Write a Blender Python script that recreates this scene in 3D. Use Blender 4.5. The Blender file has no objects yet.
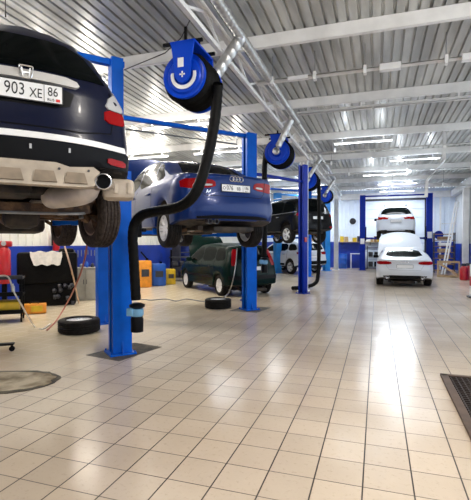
import bpy, bmesh, math, random
from mathutils import Vector, Matrix
from mathutils.bvhtree import BVHTree
random.seed(7)
PI = math.pi
S = bpy.context.scene
COL = S.collection

# ------------------------------------------------------------ camera, world, exposure
cam_d = bpy.data.cameras.new('camera')
cam_d.sensor_fit = 'VERTICAL'
cam_d.sensor_height = 36.0
cam_d.lens = 36.0 * 426.17 / 500.0
cam_d.clip_start = 0.05
cam_d.clip_end = 200
cam = bpy.data.objects.new('camera', cam_d)
COL.objects.link(cam)
cam.location = (0, 0, 1.52)
cam.rotation_euler = (PI / 2 - 0.0163, 0, 0.3209)
S.camera = cam

w = bpy.data.worlds.new('world')
S.world = w
w.use_nodes = True
w.node_tree.nodes['Background'].inputs[0].default_value = (0.80, 0.90, 1.0, 1)
w.node_tree.nodes['Background'].inputs[1].default_value = 2.6

S.view_settings.view_transform = 'Standard'
S.view_settings.look = 'None'
S.view_settings.gamma = 1
S.view_settings.use_curve_mapping = False
S.view_settings.exposure = 0.16

XL, XR, YB, YF = -8.6, 4.2, -3.5, 27.0
ZC = 4.72      # underside of the roof deck
ZP = 4.53      # underside of the purlins

# ------------------------------------------------------------ materials
def mat(name, col, rough=0.5, metal=0.0, spec=0.5, coat=0.0, emit=None, es=0.0, noise=0.0, nscale=8.0, bump=0.0, bscale=60.0, col2=None, trans=0.0, stretch=None):
    m = bpy.data.materials.new(name)
    m.use_nodes = True
    nt = m.node_tree
    b = nt.nodes['Principled BSDF']
    b.inputs['Base Color'].default_value = (*col, 1)
    b.inputs['Roughness'].default_value = rough
    b.inputs['Metallic'].default_value = metal
    b.inputs['Specular IOR Level'].default_value = spec
    b.inputs['Coat Weight'].default_value = coat
    b.inputs['Coat Roughness'].default_value = 0.06
    b.inputs['Transmission Weight'].default_value = trans
    if emit:
        b.inputs['Emission Color'].default_value = (*emit, 1)
        b.inputs['Emission Strength'].default_value = es
    tc = nt.nodes.new('ShaderNodeTexCoord')
    n = nt.nodes.new('ShaderNodeTexNoise')
    n.inputs['Scale'].default_value = nscale
    n.inputs['Detail'].default_value = 6
    if stretch:
        mp = nt.nodes.new('ShaderNodeMapping')
        mp.inputs['Scale'].default_value = stretch
        nt.links.new(tc.outputs['Object'], mp.inputs['Vector'])
        nt.links.new(mp.outputs[0], n.inputs['Vector'])
    else:
        nt.links.new(tc.outputs['Object'], n.inputs['Vector'])
    if noise > 0 or col2:
        r = nt.nodes.new('ShaderNodeValToRGB')
        r.color_ramp.elements[0].position = 0.38
        r.color_ramp.elements[1].position = 0.62
        c2 = col2 if col2 else tuple(c * (1 - noise) for c in col)
        r.color_ramp.elements[0].color = (*c2, 1)
        r.color_ramp.elements[1].color = (*col, 1)
        nt.links.new(n.outputs['Fac'], r.inputs['Fac'])
        nt.links.new(r.outputs['Color'], b.inputs['Base Color'])
    if bump > 0:
        n2 = nt.nodes.new('ShaderNodeTexNoise')
        n2.inputs['Scale'].default_value = bscale
        nt.links.new(tc.outputs['Object'], n2.inputs['Vector'])
        bp = nt.nodes.new('ShaderNodeBump')
        bp.inputs['Strength'].default_value = bump
        bp.inputs['Distance'].default_value = 0.02
        nt.links.new(n2.outputs['Fac'], bp.inputs['Height'])
        nt.links.new(bp.outputs['Normal'], b.inputs['Normal'])
    return m

def floor_mat():
    m = bpy.data.materials.new('floor_tiles')
    m.use_nodes = True
    nt = m.node_tree
    N = nt.nodes.new
    Lk = nt.links.new
    b = nt.nodes['Principled BSDF']
    tc = N('ShaderNodeTexCoord')
    sp = N('ShaderNodeSeparateXYZ')
    Lk(tc.outputs['Object'], sp.inputs[0])
    def math_(op, a, b_=None, c=None):
        n = N('ShaderNodeMath')
        n.operation = op
        for k, v in enumerate((a, b_, c)):
            if v is None:
                continue
            if isinstance(v, (int, float)):
                n.inputs[k].default_value = v
            else:
                Lk(v, n.inputs[k])
        return n.outputs[0]
    T = 0.3
    u = math_('ADD', math_('DIVIDE', sp.outputs['X'], T), 0.2616 + 100)
    v = math_('ADD', math_('DIVIDE', sp.outputs['Y'], T), -0.1563 + 100)
    def edge(a, wd):
        f = math_('FRACT', a)
        d = math_('MINIMUM', f, math_('SUBTRACT', 1.0, f))
        return math_('LESS_THAN', d, wd)
    g = math_('MAXIMUM', edge(u, 0.016), math_('MULTIPLY', edge(v, 0.013), 0.85))
    # per tile tone
    cb = N('ShaderNodeCombineXYZ')
    Lk(math_('FLOOR', u), cb.inputs[0])
    Lk(math_('FLOOR', v), cb.inputs[1])
    wn = N('ShaderNodeTexWhiteNoise')
    Lk(cb.outputs[0], wn.inputs['Vector'])
    tone = math_('ADD', math_('MULTIPLY', wn.outputs['Value'], 0.12), 0.94)
    n1 = N('ShaderNodeTexNoise')
    n1.inputs['Scale'].default_value = 0.55
    n1.inputs['Detail'].default_value = 5
    Lk(tc.outputs['Object'], n1.inputs['Vector'])
    r1 = N('ShaderNodeValToRGB')
    r1.color_ramp.elements[0].position = 0.35
    r1.color_ramp.elements[0].color = (0.54, 0.435, 0.33, 1)
    r1.color_ramp.elements[1].position = 0.66
    r1.color_ramp.elements[1].color = (0.67, 0.56, 0.44, 1)
    Lk(n1.outputs['Fac'], r1.inputs['Fac'])
    # dirt speckle
    n2 = N('ShaderNodeTexNoise')
    n2.inputs['Scale'].default_value = 26
    n2.inputs['Detail'].default_value = 9
    n2.inputs['Roughness'].default_value = 0.72
    Lk(tc.outputs['Object'], n2.inputs['Vector'])
    r2 = N('ShaderNodeValToRGB')
    r2.color_ramp.elements[0].position = 0.30
    r2.color_ramp.elements[0].color = (0.42, 0.37, 0.32, 1)
    r2.color_ramp.elements[1].position = 0.45
    r2.color_ramp.elements[1].color = (1, 1, 1, 1)
    Lk(n2.outputs['Fac'], r2.inputs['Fac'])
    mx = N('ShaderNodeMixRGB')
    mx.blend_type = 'MULTIPLY'
    mx.inputs[0].default_value = 0.3
    Lk(r1.outputs[0], mx.inputs[1])
    Lk(r2.outputs[0], mx.inputs[2])
    mt = N('ShaderNodeMixRGB')
    mt.blend_type = 'MULTIPLY'
    mt.inputs[0].default_value = 1
    Lk(mx.outputs[0], mt.inputs[1])
    cc = N('ShaderNodeCombineXYZ')
    for k in range(3):
        Lk(tone, cc.inputs[k])
    Lk(cc.outputs[0], mt.inputs[2])
    # sandy dust trodden into the bays on the left, hides the joints there
    n3 = N('ShaderNodeTexNoise')
    n3.inputs['Scale'].default_value = 0.8
    n3.inputs['Detail'].default_value = 4
    Lk(tc.outputs['Object'], n3.inputs['Vector'])
    side = math_('ADD', math_('ADD', sp.outputs['X'], math_('MULTIPLY', sp.outputs['Y'], -0.05)), math_('MULTIPLY', n3.outputs['Fac'], 2.2))
    mr = N('ShaderNodeMapRange')
    mr.inputs['From Min'].default_value = -2.3
    mr.inputs['From Max'].default_value = -3.9
    Lk(side, mr.inputs['Value'])
    dust = mr.outputs[0]
    md = N('ShaderNodeMixRGB')
    Lk(math_('MULTIPLY', dust, 0.75), md.inputs[0])
    Lk(mt.outputs[0], md.inputs[1])
    md.inputs[2].default_value = (0.76, 0.65, 0.46, 1)
    mg = N('ShaderNodeMixRGB')
    Lk(math_('MULTIPLY', g, math_('SUBTRACT', 1.0, math_('MULTIPLY', dust, 0.75))), mg.inputs[0])
    Lk(md.outputs[0], mg.inputs[1])
    mg.inputs[2].default_value = (0.045, 0.032, 0.024, 1)
    Lk(mg.outputs[0], b.inputs['Base Color'])
    ro = math_('ADD', math_('MULTIPLY', n2.outputs['Fac'], 0.25), math_('ADD', math_('MULTIPLY', g, 0.3), 0.07))
    Lk(ro, b.inputs['Roughness'])
    bp = N('ShaderNodeBump')
    bp.inputs['Strength'].default_value = 0.35
    bp.inputs['Distance'].default_value = 0.004
    Lk(math_('SUBTRACT', 1.0, g), bp.inputs['Height'])
    Lk(bp.outputs[0], b.inputs['Normal'])
    return m

M = {}
M['floor'] = floor_mat()
M['deck'] = mat('galvanised_deck', (0.60, 0.61, 0.59), 0.32, 0.35, noise=0.42, nscale=2.2, stretch=(1.6, 0.22, 1), bump=0.15, bscale=3)
M['white_steel'] = mat('white_painted_steel', (0.84, 0.84, 0.83), 0.45, noise=0.12, nscale=3)
M['wall_white'] = mat('white_wall_panel', (0.66, 0.68, 0.70), 0.5, noise=0.08, nscale=2)
M['wall_cream'] = mat('cream_wall_panel', (0.80, 0.78, 0.70), 0.5, noise=0.06, nscale=2)
M['dado_blue'] = mat('blue_dado_paint', (0.004, 0.036, 0.36), 0.42, noise=0.3, nscale=2)
M['wall_cool'] = mat('pale_blue_panel', (0.74, 0.82, 0.93), 0.45, noise=0.08, nscale=1.5)
M['lift_blue'] = mat('blue_lift_enamel', (0.001, 0.11, 0.60), 0.38, spec=0.15, noise=0.15, nscale=4)
M['lift_navy'] = mat('navy_lift_enamel', (0.002, 0.022, 0.30), 0.38, spec=0.15, noise=0.15, nscale=4)
M['lift_light'] = mat('light_blue_lift_enamel', (0.02, 0.25, 0.70), 0.35, coat=0.3, noise=0.15, nscale=4)
M['reel_blue'] = mat('blue_reel_enamel', (0.001, 0.05, 0.52), 0.34, spec=0.2)
M['rubber'] = mat('black_rubber', (0.007, 0.007, 0.007), 0.5, spec=0.07, noise=0.3, nscale=20, bump=0.2)
M['tyre'] = mat('tyre_rubber', (0.018, 0.016, 0.015), 0.62, spec=0.1, noise=0.4, nscale=14, bump=0.25)
M['black'] = mat('black_plastic', (0.005, 0.005, 0.006), 0.42, spec=0.1, noise=0.2)
M['glass'] = mat('dark_car_glass', (0.002, 0.003, 0.003), 0.08, spec=0.04)
M['navy'] = mat('dark_navy_car_paint', (0.002, 0.004, 0.020), 0.30, 0.0, spec=0.2, coat=0.10)
M['audi_blue'] = mat('blue_car_paint', (0.002, 0.020, 0.12), 0.28, 0.15, spec=0.25, coat=0.15)
M['green'] = mat('dark_green_car_paint', (0.002, 0.012, 0.009), 0.26, 0.0, spec=0.10, coat=0.04)
M['blackpaint'] = mat('black_car_paint', (0.004, 0.004, 0.005), 0.24, 0.0, spec=0.10, coat=0.05)
M['whitepaint'] = mat('white_car_paint', (0.60, 0.63, 0.68), 0.28, 0.0, coat=0.4)
M['red_lamp'] = mat('red_lamp_lens', (0.26, 0.003, 0.004), 0.15, spec=0.15)
M['clear_lamp'] = mat('clear_lamp_lens', (0.42, 0.42, 0.42), 0.15, coat=0.3)
M['chrome'] = mat('chrome', (0.75, 0.75, 0.76), 0.16, 1.0)
M['satin'] = mat('satin_silver_trim', (0.66, 0.64, 0.61), 0.36, 0.25)
M['rim'] = mat('alloy_rim', (0.78, 0.78, 0.79), 0.35, 0.15)
M['dusty_tyre'] = mat('dusty_tyre_rubber', (0.055, 0.042, 0.036), 0.7, spec=0.1, noise=0.5, nscale=30, bump=0.5, bscale=45)
M['darkrim'] = mat('dusty_alloy_rim', (0.40, 0.28, 0.22), 0.5, 0.5, noise=0.3)
M['skid_dark'] = mat('dusty_pressed_panel', (0.26, 0.20, 0.14), 0.55, 0.1, noise=0.3, nscale=8)
M['skid'] = mat('dusty_silver_skid_plate', (0.46, 0.39, 0.31), 0.5, 0.2, noise=0.25, nscale=6)
M['under'] = mat('rusty_underbody', (0.050, 0.036, 0.026), 0.7, 0.2, col2=(0.008, 0.007, 0.007), nscale=5, bump=0.3, bscale=25)
M['rust'] = mat('rusty_steel', (0.20, 0.11, 0.055), 0.65, 0.4, col2=(0.05, 0.03, 0.02), nscale=9, bump=0.3)
M['muffler'] = mat('muffler_steel', (0.60, 0.54, 0.50), 0.42, 0.35, noise=0.25, nscale=6)
M['duct'] = mat('galvanised_duct', (0.58, 0.58, 0.57), 0.34, 0.75, noise=0.2, nscale=6)
M['plate'] = mat('white_number_plate', (0.80, 0.80, 0.80), 0.4)
M['ink'] = mat('black_ink', (0.01, 0.01, 0.01), 0.5)
M['inkred'] = mat('red_ink', (0.6, 0.02, 0.02), 0.5)
M['inkblue'] = mat('blue_ink', (0.02, 0.05, 0.5), 0.5)
M['white'] = mat('white_paint', (0.82, 0.82, 0.82), 0.5)
M['red'] = mat('red_enamel', (0.50, 0.010, 0.014), 0.35, coat=0.3, noise=0.2)
M['yellow'] = mat('yellow_plastic', (0.75, 0.50, 0.02), 0.4, noise=0.2)
M['orange'] = mat('orange_plastic', (0.80, 0.30, 0.02), 0.45, noise=0.2)
M['bluepl'] = mat('blue_plastic', (0.01, 0.09, 0.45), 0.4, noise=0.2)
M['paleblue'] = mat('pale_blue_plastic', (0.18, 0.40, 0.62), 0.4, noise=0.2)
M['wood'] = mat('pale_wood', (0.55, 0.38, 0.20), 0.6, noise=0.3, nscale=10)
M['brown'] = mat('brown_timber', (0.30, 0.18, 0.10), 0.6, noise=0.3, nscale=10)
M['greybeige'] = mat('grey_beige_cabinet', (0.34, 0.32, 0.27), 0.5, noise=0.1)
M['cloth'] = mat('white_cloth', (0.75, 0.71, 0.64), 0.8, noise=0.15, nscale=12)
M['dirt'] = mat('oily_dirt', (0.10, 0.08, 0.055), 0.6, col2=(0.035, 0.03, 0.022), nscale=7, bump=0.3)
M['mud'] = mat('dried_mud', (0.64, 0.54, 0.38), 0.7, col2=(0.22, 0.16, 0.09), nscale=3.5, bump=0.35, bscale=20)
M['matbrown'] = mat('brown_metal_edge', (0.14, 0.085, 0.055), 0.5, 0.3, noise=0.3)
M['matdark'] = mat('dark_drain_grid', (0.05, 0.032, 0.024), 0.5, 0.3, noise=0.3)
M['tan_hose'] = mat('tan_rubber_hose', (0.55, 0.36, 0.24), 0.5)
M['red_hose'] = mat('red_rubber_hose', (0.38, 0.10, 0.06), 0.5)
M['grey'] = mat('grey_metal', (0.30, 0.31, 0.32), 0.4, 0.5, noise=0.2)
M['darkgrey'] = mat('dark_grey_metal', (0.06, 0.06, 0.07), 0.4, 0.5, noise=0.2)
M['tube'] = mat('lit_tube', (1, 1, 1), 0.5, emit=(0.95, 0.98, 1.0), es=2.5)

# ------------------------------------------------------------ mesh helpers
class MB:
    def __init__(self):
        self.bm = bmesh.new()
    def box(self, c, s, rot=None, bevel=0.0):
        r = bmesh.ops.create_cube(self.bm, size=1.0)
        vs = r['verts']
        mtx = Matrix.Translation(Vector(c))
        if rot is not None:
            mtx = mtx @ (rot.to_4x4() if hasattr(rot, 'to_4x4') else Matrix.Rotation(rot, 4, 'Z'))
        mtx = mtx @ Matrix.Diagonal((s[0], s[1], s[2], 1))
        bmesh.ops.transform(self.bm, matrix=mtx, verts=vs)
        if bevel > 0:
            es = list({e for v in vs for e in v.link_edges})
            bmesh.ops.bevel(self.bm, geom=es, offset=bevel, segments=2, affect='EDGES', profile=0.5)
        return self
    def frame(self, d):
        d = Vector(d).normalized()
        up = Vector((0, 0, 1)) if abs(d.z) < 0.95 else Vector((0, 1, 0))
        a = d.cross(up).normalized()
        b = a.cross(d).normalized()
        return d, a, b
    def bar(self, p, q, wd, ht):
        p, q = Vector(p), Vector(q)
        d, a, b = self.frame(q - p)
        vs = []
        for o in (p, q):
            for sx, sy in ((-1, -1), (1, -1), (1, 1), (-1, 1)):
                vs.append(self.bm.verts.new(o + a * sx * wd / 2 + b * sy * ht / 2))
        F = self.bm.faces.new
        F(vs[0:4][::-1]); F(vs[4:8])
        for k in range(4):
            F((vs[k], vs[(k + 1) % 4], vs[4 + (k + 1) % 4], vs[4 + k]))
        return self
    def tube(self, pts, r, n=12, cap=True, ring=None):
        # r a number or a list; ring(k) may modulate
        pts = [Vector(p) for p in pts]
        rings = []
        prev = None
        for i, p in enumerate(pts):
            t = (pts[min(i + 1, len(pts) - 1)] - pts[max(i - 1, 0)]).normalized()
            if prev is None:
                _, a, b = self.frame(t)
            else:
                a = (prev - t * prev.dot(t)).normalized()
                b = t.cross(a)
            prev = a
            rr = r[i] if isinstance(r, (list, tuple)) else r
            rings.append([self.bm.verts.new(p + (a * math.cos(2 * PI * k / n) + b * math.sin(2 * PI * k / n)) * rr) for k in range(n)])
        for i in range(len(rings) - 1):
            for k in range(n):
                self.bm.faces.new((rings[i][k], rings[i][(k + 1) % n], rings[i + 1][(k + 1) % n], rings[i + 1][k]))
        if cap:
            self.bm.faces.new(rings[0][::-1])
            self.bm.faces.new(rings[-1])
        return self
    def cyl(self, p, q, r, n=20):
        return self.tube([p, q], r, n)
    def lathe(self, prof, axis='Z', c=(0, 0, 0), n=32, closed=False):
        # prof: list of (radius, along)
        rings = []
        c = Vector(c)
        for (r, h) in prof:
            ring = []
            for k in range(n):
                a = 2 * PI * k / n
                x, y = r * math.cos(a), r * math.sin(a)
                v = {'Z': (x, y, h), 'Y': (x, h, y), 'X': (h, x, y)}[axis]
                ring.append(self.bm.verts.new(c + Vector(v)))
            rings.append(ring)
        m = len(rings)
        for i in range(m if closed else m - 1):
            A, B = rings[i], rings[(i + 1) % m]
            for k in range(n):
                self.bm.faces.new((A[k], A[(k + 1) % n], B[(k + 1) % n], B[k]))
        if not closed:
            if prof[0][0] > 1e-5:
                self.bm.faces.new(rings[0][::-1])
            if prof[-1][0] > 1e-5:
                self.bm.faces.new(rings[-1])
        return self
    def prism(self, poly, axis, a, b):
        # poly 2D extruded between a and b on the axis
        def P(u, v, h):
            return {'X': (h, u, v), 'Y': (u, h, v), 'Z': (u, v, h)}[axis]
        A = [self.bm.verts.new(P(u, v, a)) for u, v in poly]
        B = [self.bm.verts.new(P(u, v, b)) for u, v in poly]
        self.bm.faces.new(A[::-1])
        self.bm.faces.new(B)
        n = len(poly)
        for k in range(n):
            self.bm.faces.new((A[k], A[(k + 1) % n], B[(k + 1) % n], B[k]))
        return self
    def build(self, name, m, parent=None, smooth=40, loc=None, rotz=None):
        bmesh.ops.remove_doubles(self.bm, verts=self.bm.verts, dist=1e-5)
        bmesh.ops.recalc_face_normals(self.bm, faces=self.bm.faces)
        me = bpy.data.meshes.new(name)
        self.bm.to_mesh(me)
        self.bm.free()
        if smooth:
            for p in me.polygons:
                p.use_smooth = True
            me.set_sharp_from_angle(angle=math.radians(smooth))
        me.materials.append(m)
        o = bpy.data.objects.new(name, me)
        COL.objects.link(o)
        if parent is not None:
            o.parent = parent
        if loc is not None:
            o.location = loc
        if rotz is not None:
            o.rotation_euler = (0, 0, rotz)
        return o

def tag(o, label=None, cat=None, group=None, kind=None):
    if label: o['label'] = label
    if cat: o['category'] = cat
    if group: o['group'] = group
    if kind: o['kind'] = kind
    return o

def thing(name, label, cat, loc=(0, 0, 0), rotz=0, group=None):
    o = bpy.data.objects.new(name, None)
    COL.objects.link(o)
    o.location = loc
    o.rotation_euler = (0, 0, rotz)
    return tag(o, label, cat, group)

def struct(o, label=None):
    o['kind'] = 'structure'
    if label: o['label'] = label
    return o

def smooth_path(pts, n=8):
    # Catmull-Rom through the points
    P = [Vector(p) for p in pts]
    P = [P[0] * 2 - P[1]] + P + [P[-1] * 2 - P[-2]]
    out = []
    for i in range(1, len(P) - 2):
        for k in range(n):
            t = k / n
            a, b, c, d = P[i - 1], P[i], P[i + 1], P[i + 2]
            out.append(0.5 * ((2 * b) + (c - a) * t + (2 * a - 5 * b + 4 * c - d) * t * t + (-a + 3 * b - 3 * c + d) * t ** 3))
    out.append(P[-2])
    return out

def interp(tab, x):
    if x <= tab[0][0]: return tab[0][1]
    for (a, b), (c, d) in zip(tab, tab[1:]):
        if x <= c:
            t = (x - a) / (c - a) if c > a else 0
            return b + (d - b) * t
    return tab[-1][1]

def sinterp(tab, x):
    # smooth (monotone cubic) interpolation
    n = len(tab)
    if x <= tab[0][0]: return tab[0][1]
    if x >= tab[-1][0]: return tab[-1][1]
    for i in range(n - 1):
        if x <= tab[i + 1][0]:
            break
    def sl(k): return (tab[k + 1][1] - tab[k][1]) / (tab[k + 1][0] - tab[k][0])
    def m(k):
        if k == 0: return sl(0)
        if k == n - 1: return sl(n - 2)
        a, b = sl(k - 1), sl(k)
        return 0 if a * b <= 0 else 2 * a * b / (a + b)
    h = tab[i + 1][0] - tab[i][0]
    t = (x - tab[i][0]) / h
    y0, y1, m0, m1 = tab[i][1], tab[i + 1][1], m(i) * h, m(i + 1) * h
    return (2 * t ** 3 - 3 * t * t + 1) * y0 + (t ** 3 - 2 * t * t + t) * m0 + (-2 * t ** 3 + 3 * t * t) * y1 + (t ** 3 - t * t) * m1

def text_mesh(s, size, m, name, parent, mtx, extrude=0.002, sx=1.0):
    cu = bpy.data.curves.new('lettering', 'FONT')
    cu.body = s
    cu.size = size
    cu.extrude = extrude
    cu.align_x = 'CENTER'
    cu.align_y = 'CENTER'
    cu.resolution_u = 3
    t = bpy.data.objects.new('lettering', cu)
    COL.objects.link(t)
    dg = bpy.context.evaluated_depsgraph_get()
    dg.update()
    me = bpy.data.meshes.new_from_object(t.evaluated_get(dg))
    bpy.data.objects.remove(t)
    bpy.data.curves.remove(cu)
    me.transform(mtx @ Matrix.Diagonal((sx, 1, 1, 1)))
    me.materials.clear()
    me.materials.append(m)
    o = bpy.data.objects.new(name, me)
    COL.objects.link(o)
    o.parent = parent
    return o

# ------------------------------------------------------------ the hall
def corrug(x0, x1, per, dep, pan=.50):
    pts = []
    x = x0
    while x < x1 - 1e-6:
        for f, h in ((0, 0), (pan, 0), (pan + .07, dep), (.93, dep)):
            if x + per * f < x1: pts.append((x + per * f, h))
        x += per
    pts.append((x1, 0))
    return pts

fl = MB().box(((XL + XR) / 2, (YB + YF) / 2, -0.1), (XR - XL, YF - YB, 0.2)).build('floor', M['floor'], smooth=0)
struct(fl)
b = MB()
prof = corrug(XL, XR, 0.155, 0.04, .70)
lo = [(x, ZC + h) for x, h in prof]
poly = lo + [(XR, ZC + 0.12), (XL, ZC + 0.12)]
b.prism(poly, 'Y', YB, YF)
struct(b.build('ceiling', M['deck'], smooth=0))

def ribbed_wall(name, a, c, z0, z1, n_out, m, per=0.25, dep=0.03, th=0.12):
    a, c = Vector(a), Vector(c)
    d = (c - a)
    L_ = d.length
    d.normalize()
    nrm = Vector(n_out)
    mb = MB()
    front = [(t, h) for t, h in corrug(0, L_, per, dep)]
    P2 = [a + d * t - nrm * h for t, h in front] + [c - nrm * th, a - nrm * th]
    A = [mb.bm.verts.new((p.x, p.y, z0)) for p in P2]
    B = [mb.bm.verts.new((p.x, p.y, z1)) for p in P2]
    n = len(P2)
    for k in range(n):
        mb.bm.faces.new((A[k], A[(k + 1) % n], B[(k + 1) % n], B[k]))
    mb.bm.faces.new(A); mb.bm.faces.new(B[::-1])
    return struct(mb.build(name, m, smooth=0))

ribbed_wall('wall_left', (XL, YB, 0), (XL, YF, 0), 0, ZC, (1, 0, 0), M['wall_cream'])
ribbed_wall('wall_right', (XR, 18.0, 0), (XR, YF, 0), 0, ZC, (-1, 0, 0), M['wall_white'], per=0.9, dep=0.02)
struct(MB().box((XR + .06, (YB + 18) / 2, .7), (.12, 18 - YB, 1.4)).build('wall_right_sill', M['wall_white'], smooth=0))
struct(MB().box((XR + .06, (YB + 18) / 2, 4.42), (.12, 18 - YB, .6)).build('wall_right_head', M['wall_white'], smooth=0))
struct(MB().box(((XL + XR) / 2, YB - .06, 2.36), (XR - XL, .12, 4.72)).build('wall_back', M['wall_white'], smooth=0))
# added band of unseen window openings, lets daylight in from the right
wf = MB()
for k in range(12):
    wf.box((XR + .05, YB + (18 - YB) * k / 11, 2.76), (.10, .10, 2.76))
wf.box((XR + .05, (YB + 18) / 2, 2.75), (.08, 18 - YB, .07))
struct(wf.build('added_window_1', M['white_steel'], smooth=0))
ribbed_wall('wall_far', (XL, YF, 0), (XR, YF, 0), 0, ZC, (0, -1, 0), M['wall_cool'], per=0.5, dep=0.03)
struct(MB().box((XL + 0.012, (YB + YF) / 2, 0.74), (0.03, YF - YB, 1.40)).build('trim_1', M['dado_blue']), 'blue painted dado of the left wall')
struct(MB().box((XR - 0.012, (YB + YF) / 2, 0.75), (0.03, YF - YB, 1.48)).build('trim_2', M['dado_blue']), 'blue painted dado of the right wall')
struct(MB().box(((XL + XR) / 2, YF - 0.012, 0.80), (XR - XL - 0.1, 0.03, 1.60)).build('trim_3', M['dado_blue']), 'blue painted dado of the far wall')

# purlins across the hall
PY = [3.32, 6.42, 9.50, 12.65, 15.8, 18.9, 22.0, 25.1]
for k, y in enumerate(PY):
    t = MB()
    # Z/C-shaped cold-rolled purlin with the flat web to the camera
    t.prism([(y - 0.03, ZP), (y + 0.05, ZP), (y + 0.05, ZP + 0.02), (y - 0.01, ZP + 0.02), (y - 0.01, ZC - 0.022), (y + 0.05, ZC - 0.022), (y + 0.05, ZC - 0.002), (y - 0.03, ZC - 0.002)], 'X', XL + 0.02, XR - 0.02)
    # dashed shadow gaps come from slotted closure blocks between deck and purlin
    struct(t.build('trim_%d' % (k + 10), M['white_steel'], smooth=0), 'white steel purlin under the roof deck')

# lattice girder along the bay fronts with its columns
XG = -2.05
g = MB()
g.bar((XG, YB + 0.2, 4.42), (XG, YF - 0.1, 4.42), 0.07, 0.08)
g.bar((XG, YB + 0.2, 4.14), (XG, YF - 0.1, 4.14), 0.06, 0.06)
y = YB + 0.4
XC = -2.22
up = True
while y < YF - 1.0:
    g.bar((XG, y, 4.15 if up else 4.40), (XG, y + 0.62, 4.40 if up else 4.15), 0.03, 0.03)
    y += 0.62
    up = not up
struct(g.build('trim_30', M['white_steel'], smooth=0), 'white lattice girder under the roof along the bays')
for k, y in enumerate((13.6, 24.9)):
    c = MB()
    c.box((XC, y, 2.05), (0.018, 0.24, 4.10)).box((XC - 0.11, y, 2.05), (0.016, 0.24, 4.10)).box((XC + 0.11, y, 2.05), (0.016, 0.24, 4.10)).box((XC, y, 2.05), (0.22, 0.02, 4.10))
    c.box((XC, y, 0.01), (0.36, 0.36, 0.02))
    struct(c.build('trim_%d' % (31 + k), M['white_steel'], smooth=0), 'white steel column carrying the lattice girder')
# right wall: eave beam, columns
struct(MB().box((XR - 0.16, (YB + YF) / 2, 4.30), (0.22, YF - YB - 0.1, 0.34)).build('trim_33', M['white_steel'], smooth=0), 'white eave beam along the right wall')
for k, y in enumerate((13.0, 22.9)):
    struct(MB().box((XR - 0.18, y, 2.06), (0.26, 0.30, 4.12), bevel=0.01).build('trim_%d' % (34 + k), M['white_steel'], smooth=0), 'white column on the right wall')
struct(MB().box((XL + 0.16, (YB + YF) / 2, 4.36), (0.22, YF - YB - 0.1, 0.26)).build('trim_36', M['white_steel'], smooth=0), 'white eave beam along the left wall')
struct(MB().box((0.2, YF - 0.2, 4.32), (8.0, 0.22, 0.34)).build('trim_37', M['white_steel'], smooth=0), 'white beam over the far wall')

# sectional door in the far wall, behind the white cars
dm = MB()
for k in range(8):
    dm.box((0.95, YF - 0.06, 0.27 + 0.5 * k), (3.3, 0.06, 0.488), bevel=0.008)
door = struct(dm.build('door_1', M['wall_cool'], smooth=0), 'pale sectional gate in the far wall')
fr = MB()
fr.box((-0.76, YF - 0.07, 2.05), (0.10, 0.10, 4.10)).box((2.66, YF - 0.07, 2.05), (0.10, 0.10, 4.10)).box((0.95, YF - 0.07, 4.10), (3.5, 0.10, 0.10))
fr.build('door_frame', M['darkgrey'], door, smooth=0)

# ------------------------------------------------------------ roof lights, pipes
def light_fixture(x, y, length, label, lit=True, power=40, col=(1, 1, 1), z=4.36, group=None):
    t = thing('ceiling_light', label, 'light', (x, y, z), 0, group)
    h = MB()
    h.prism([(-0.05, 0.02), (-0.035, 0.06), (0.035, 0.06), (0.05, 0.02)], 'X', -length / 2, length / 2)
    h.box((-length * 0.35, 0, 0.10), (0.03, 0.03, 0.09)).box((length * 0.35, 0, 0.10), (0.03, 0.03, 0.09))
    h.build('housing', M['white_steel'], t, smooth=0)
    u = MB()
    u.cyl((-length / 2 + 0.02, 0, 0.0), (length / 2 - 0.02, 0, 0.0), 0.022, 10)
    u.build('tube', M['tube'] if lit else M['white'], t)
    if lit and power > 0:
        ld = bpy.data.lights.new('tube_light', 'AREA')
        ld.shape = 'RECTANGLE'
        ld.size = length
        ld.size_y = 0.10
        ld.energy = power * (0.6 if y < 14 else 1.0)
        ld.color = col
        lo_ = bpy.data.objects.new('tube_light', ld)
        COL.objects.link(lo_)
        lo_.parent = t
        lo_.location = (0, 0, -0.04)
        for dx in (-length * .3, length * .3):
            lq = bpy.data.lights.new('tube_side_light', 'POINT')
            lq.energy = power * (0.28 if y < 14 else 0.12)
            lq.color = col
            lq.shadow_soft_size = 0.04
            lw = bpy.data.objects.new('tube_side_light', lq)
            COL.objects.link(lw)
            lw.parent = t
            lw.location = (dx, 0, -0.10)
        # the bare tube also lights the roof deck above it
        lu = bpy.data.lights.new('tube_uplight', 'AREA')
        lu.shape = 'RECTANGLE'
        lu.size = length
        lu.size_y = 0.10
        lu.energy = power * (0.16 if y < 14 else 0.05)
        lu.color = col
        lv = bpy.data.objects.new('tube_uplight', lu)
        COL.objects.link(lv)
        lv.parent = t
        lv.location = (0, 0, 0.075)
        lv.rotation_euler = (PI, 0, 0)
    return t

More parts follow.
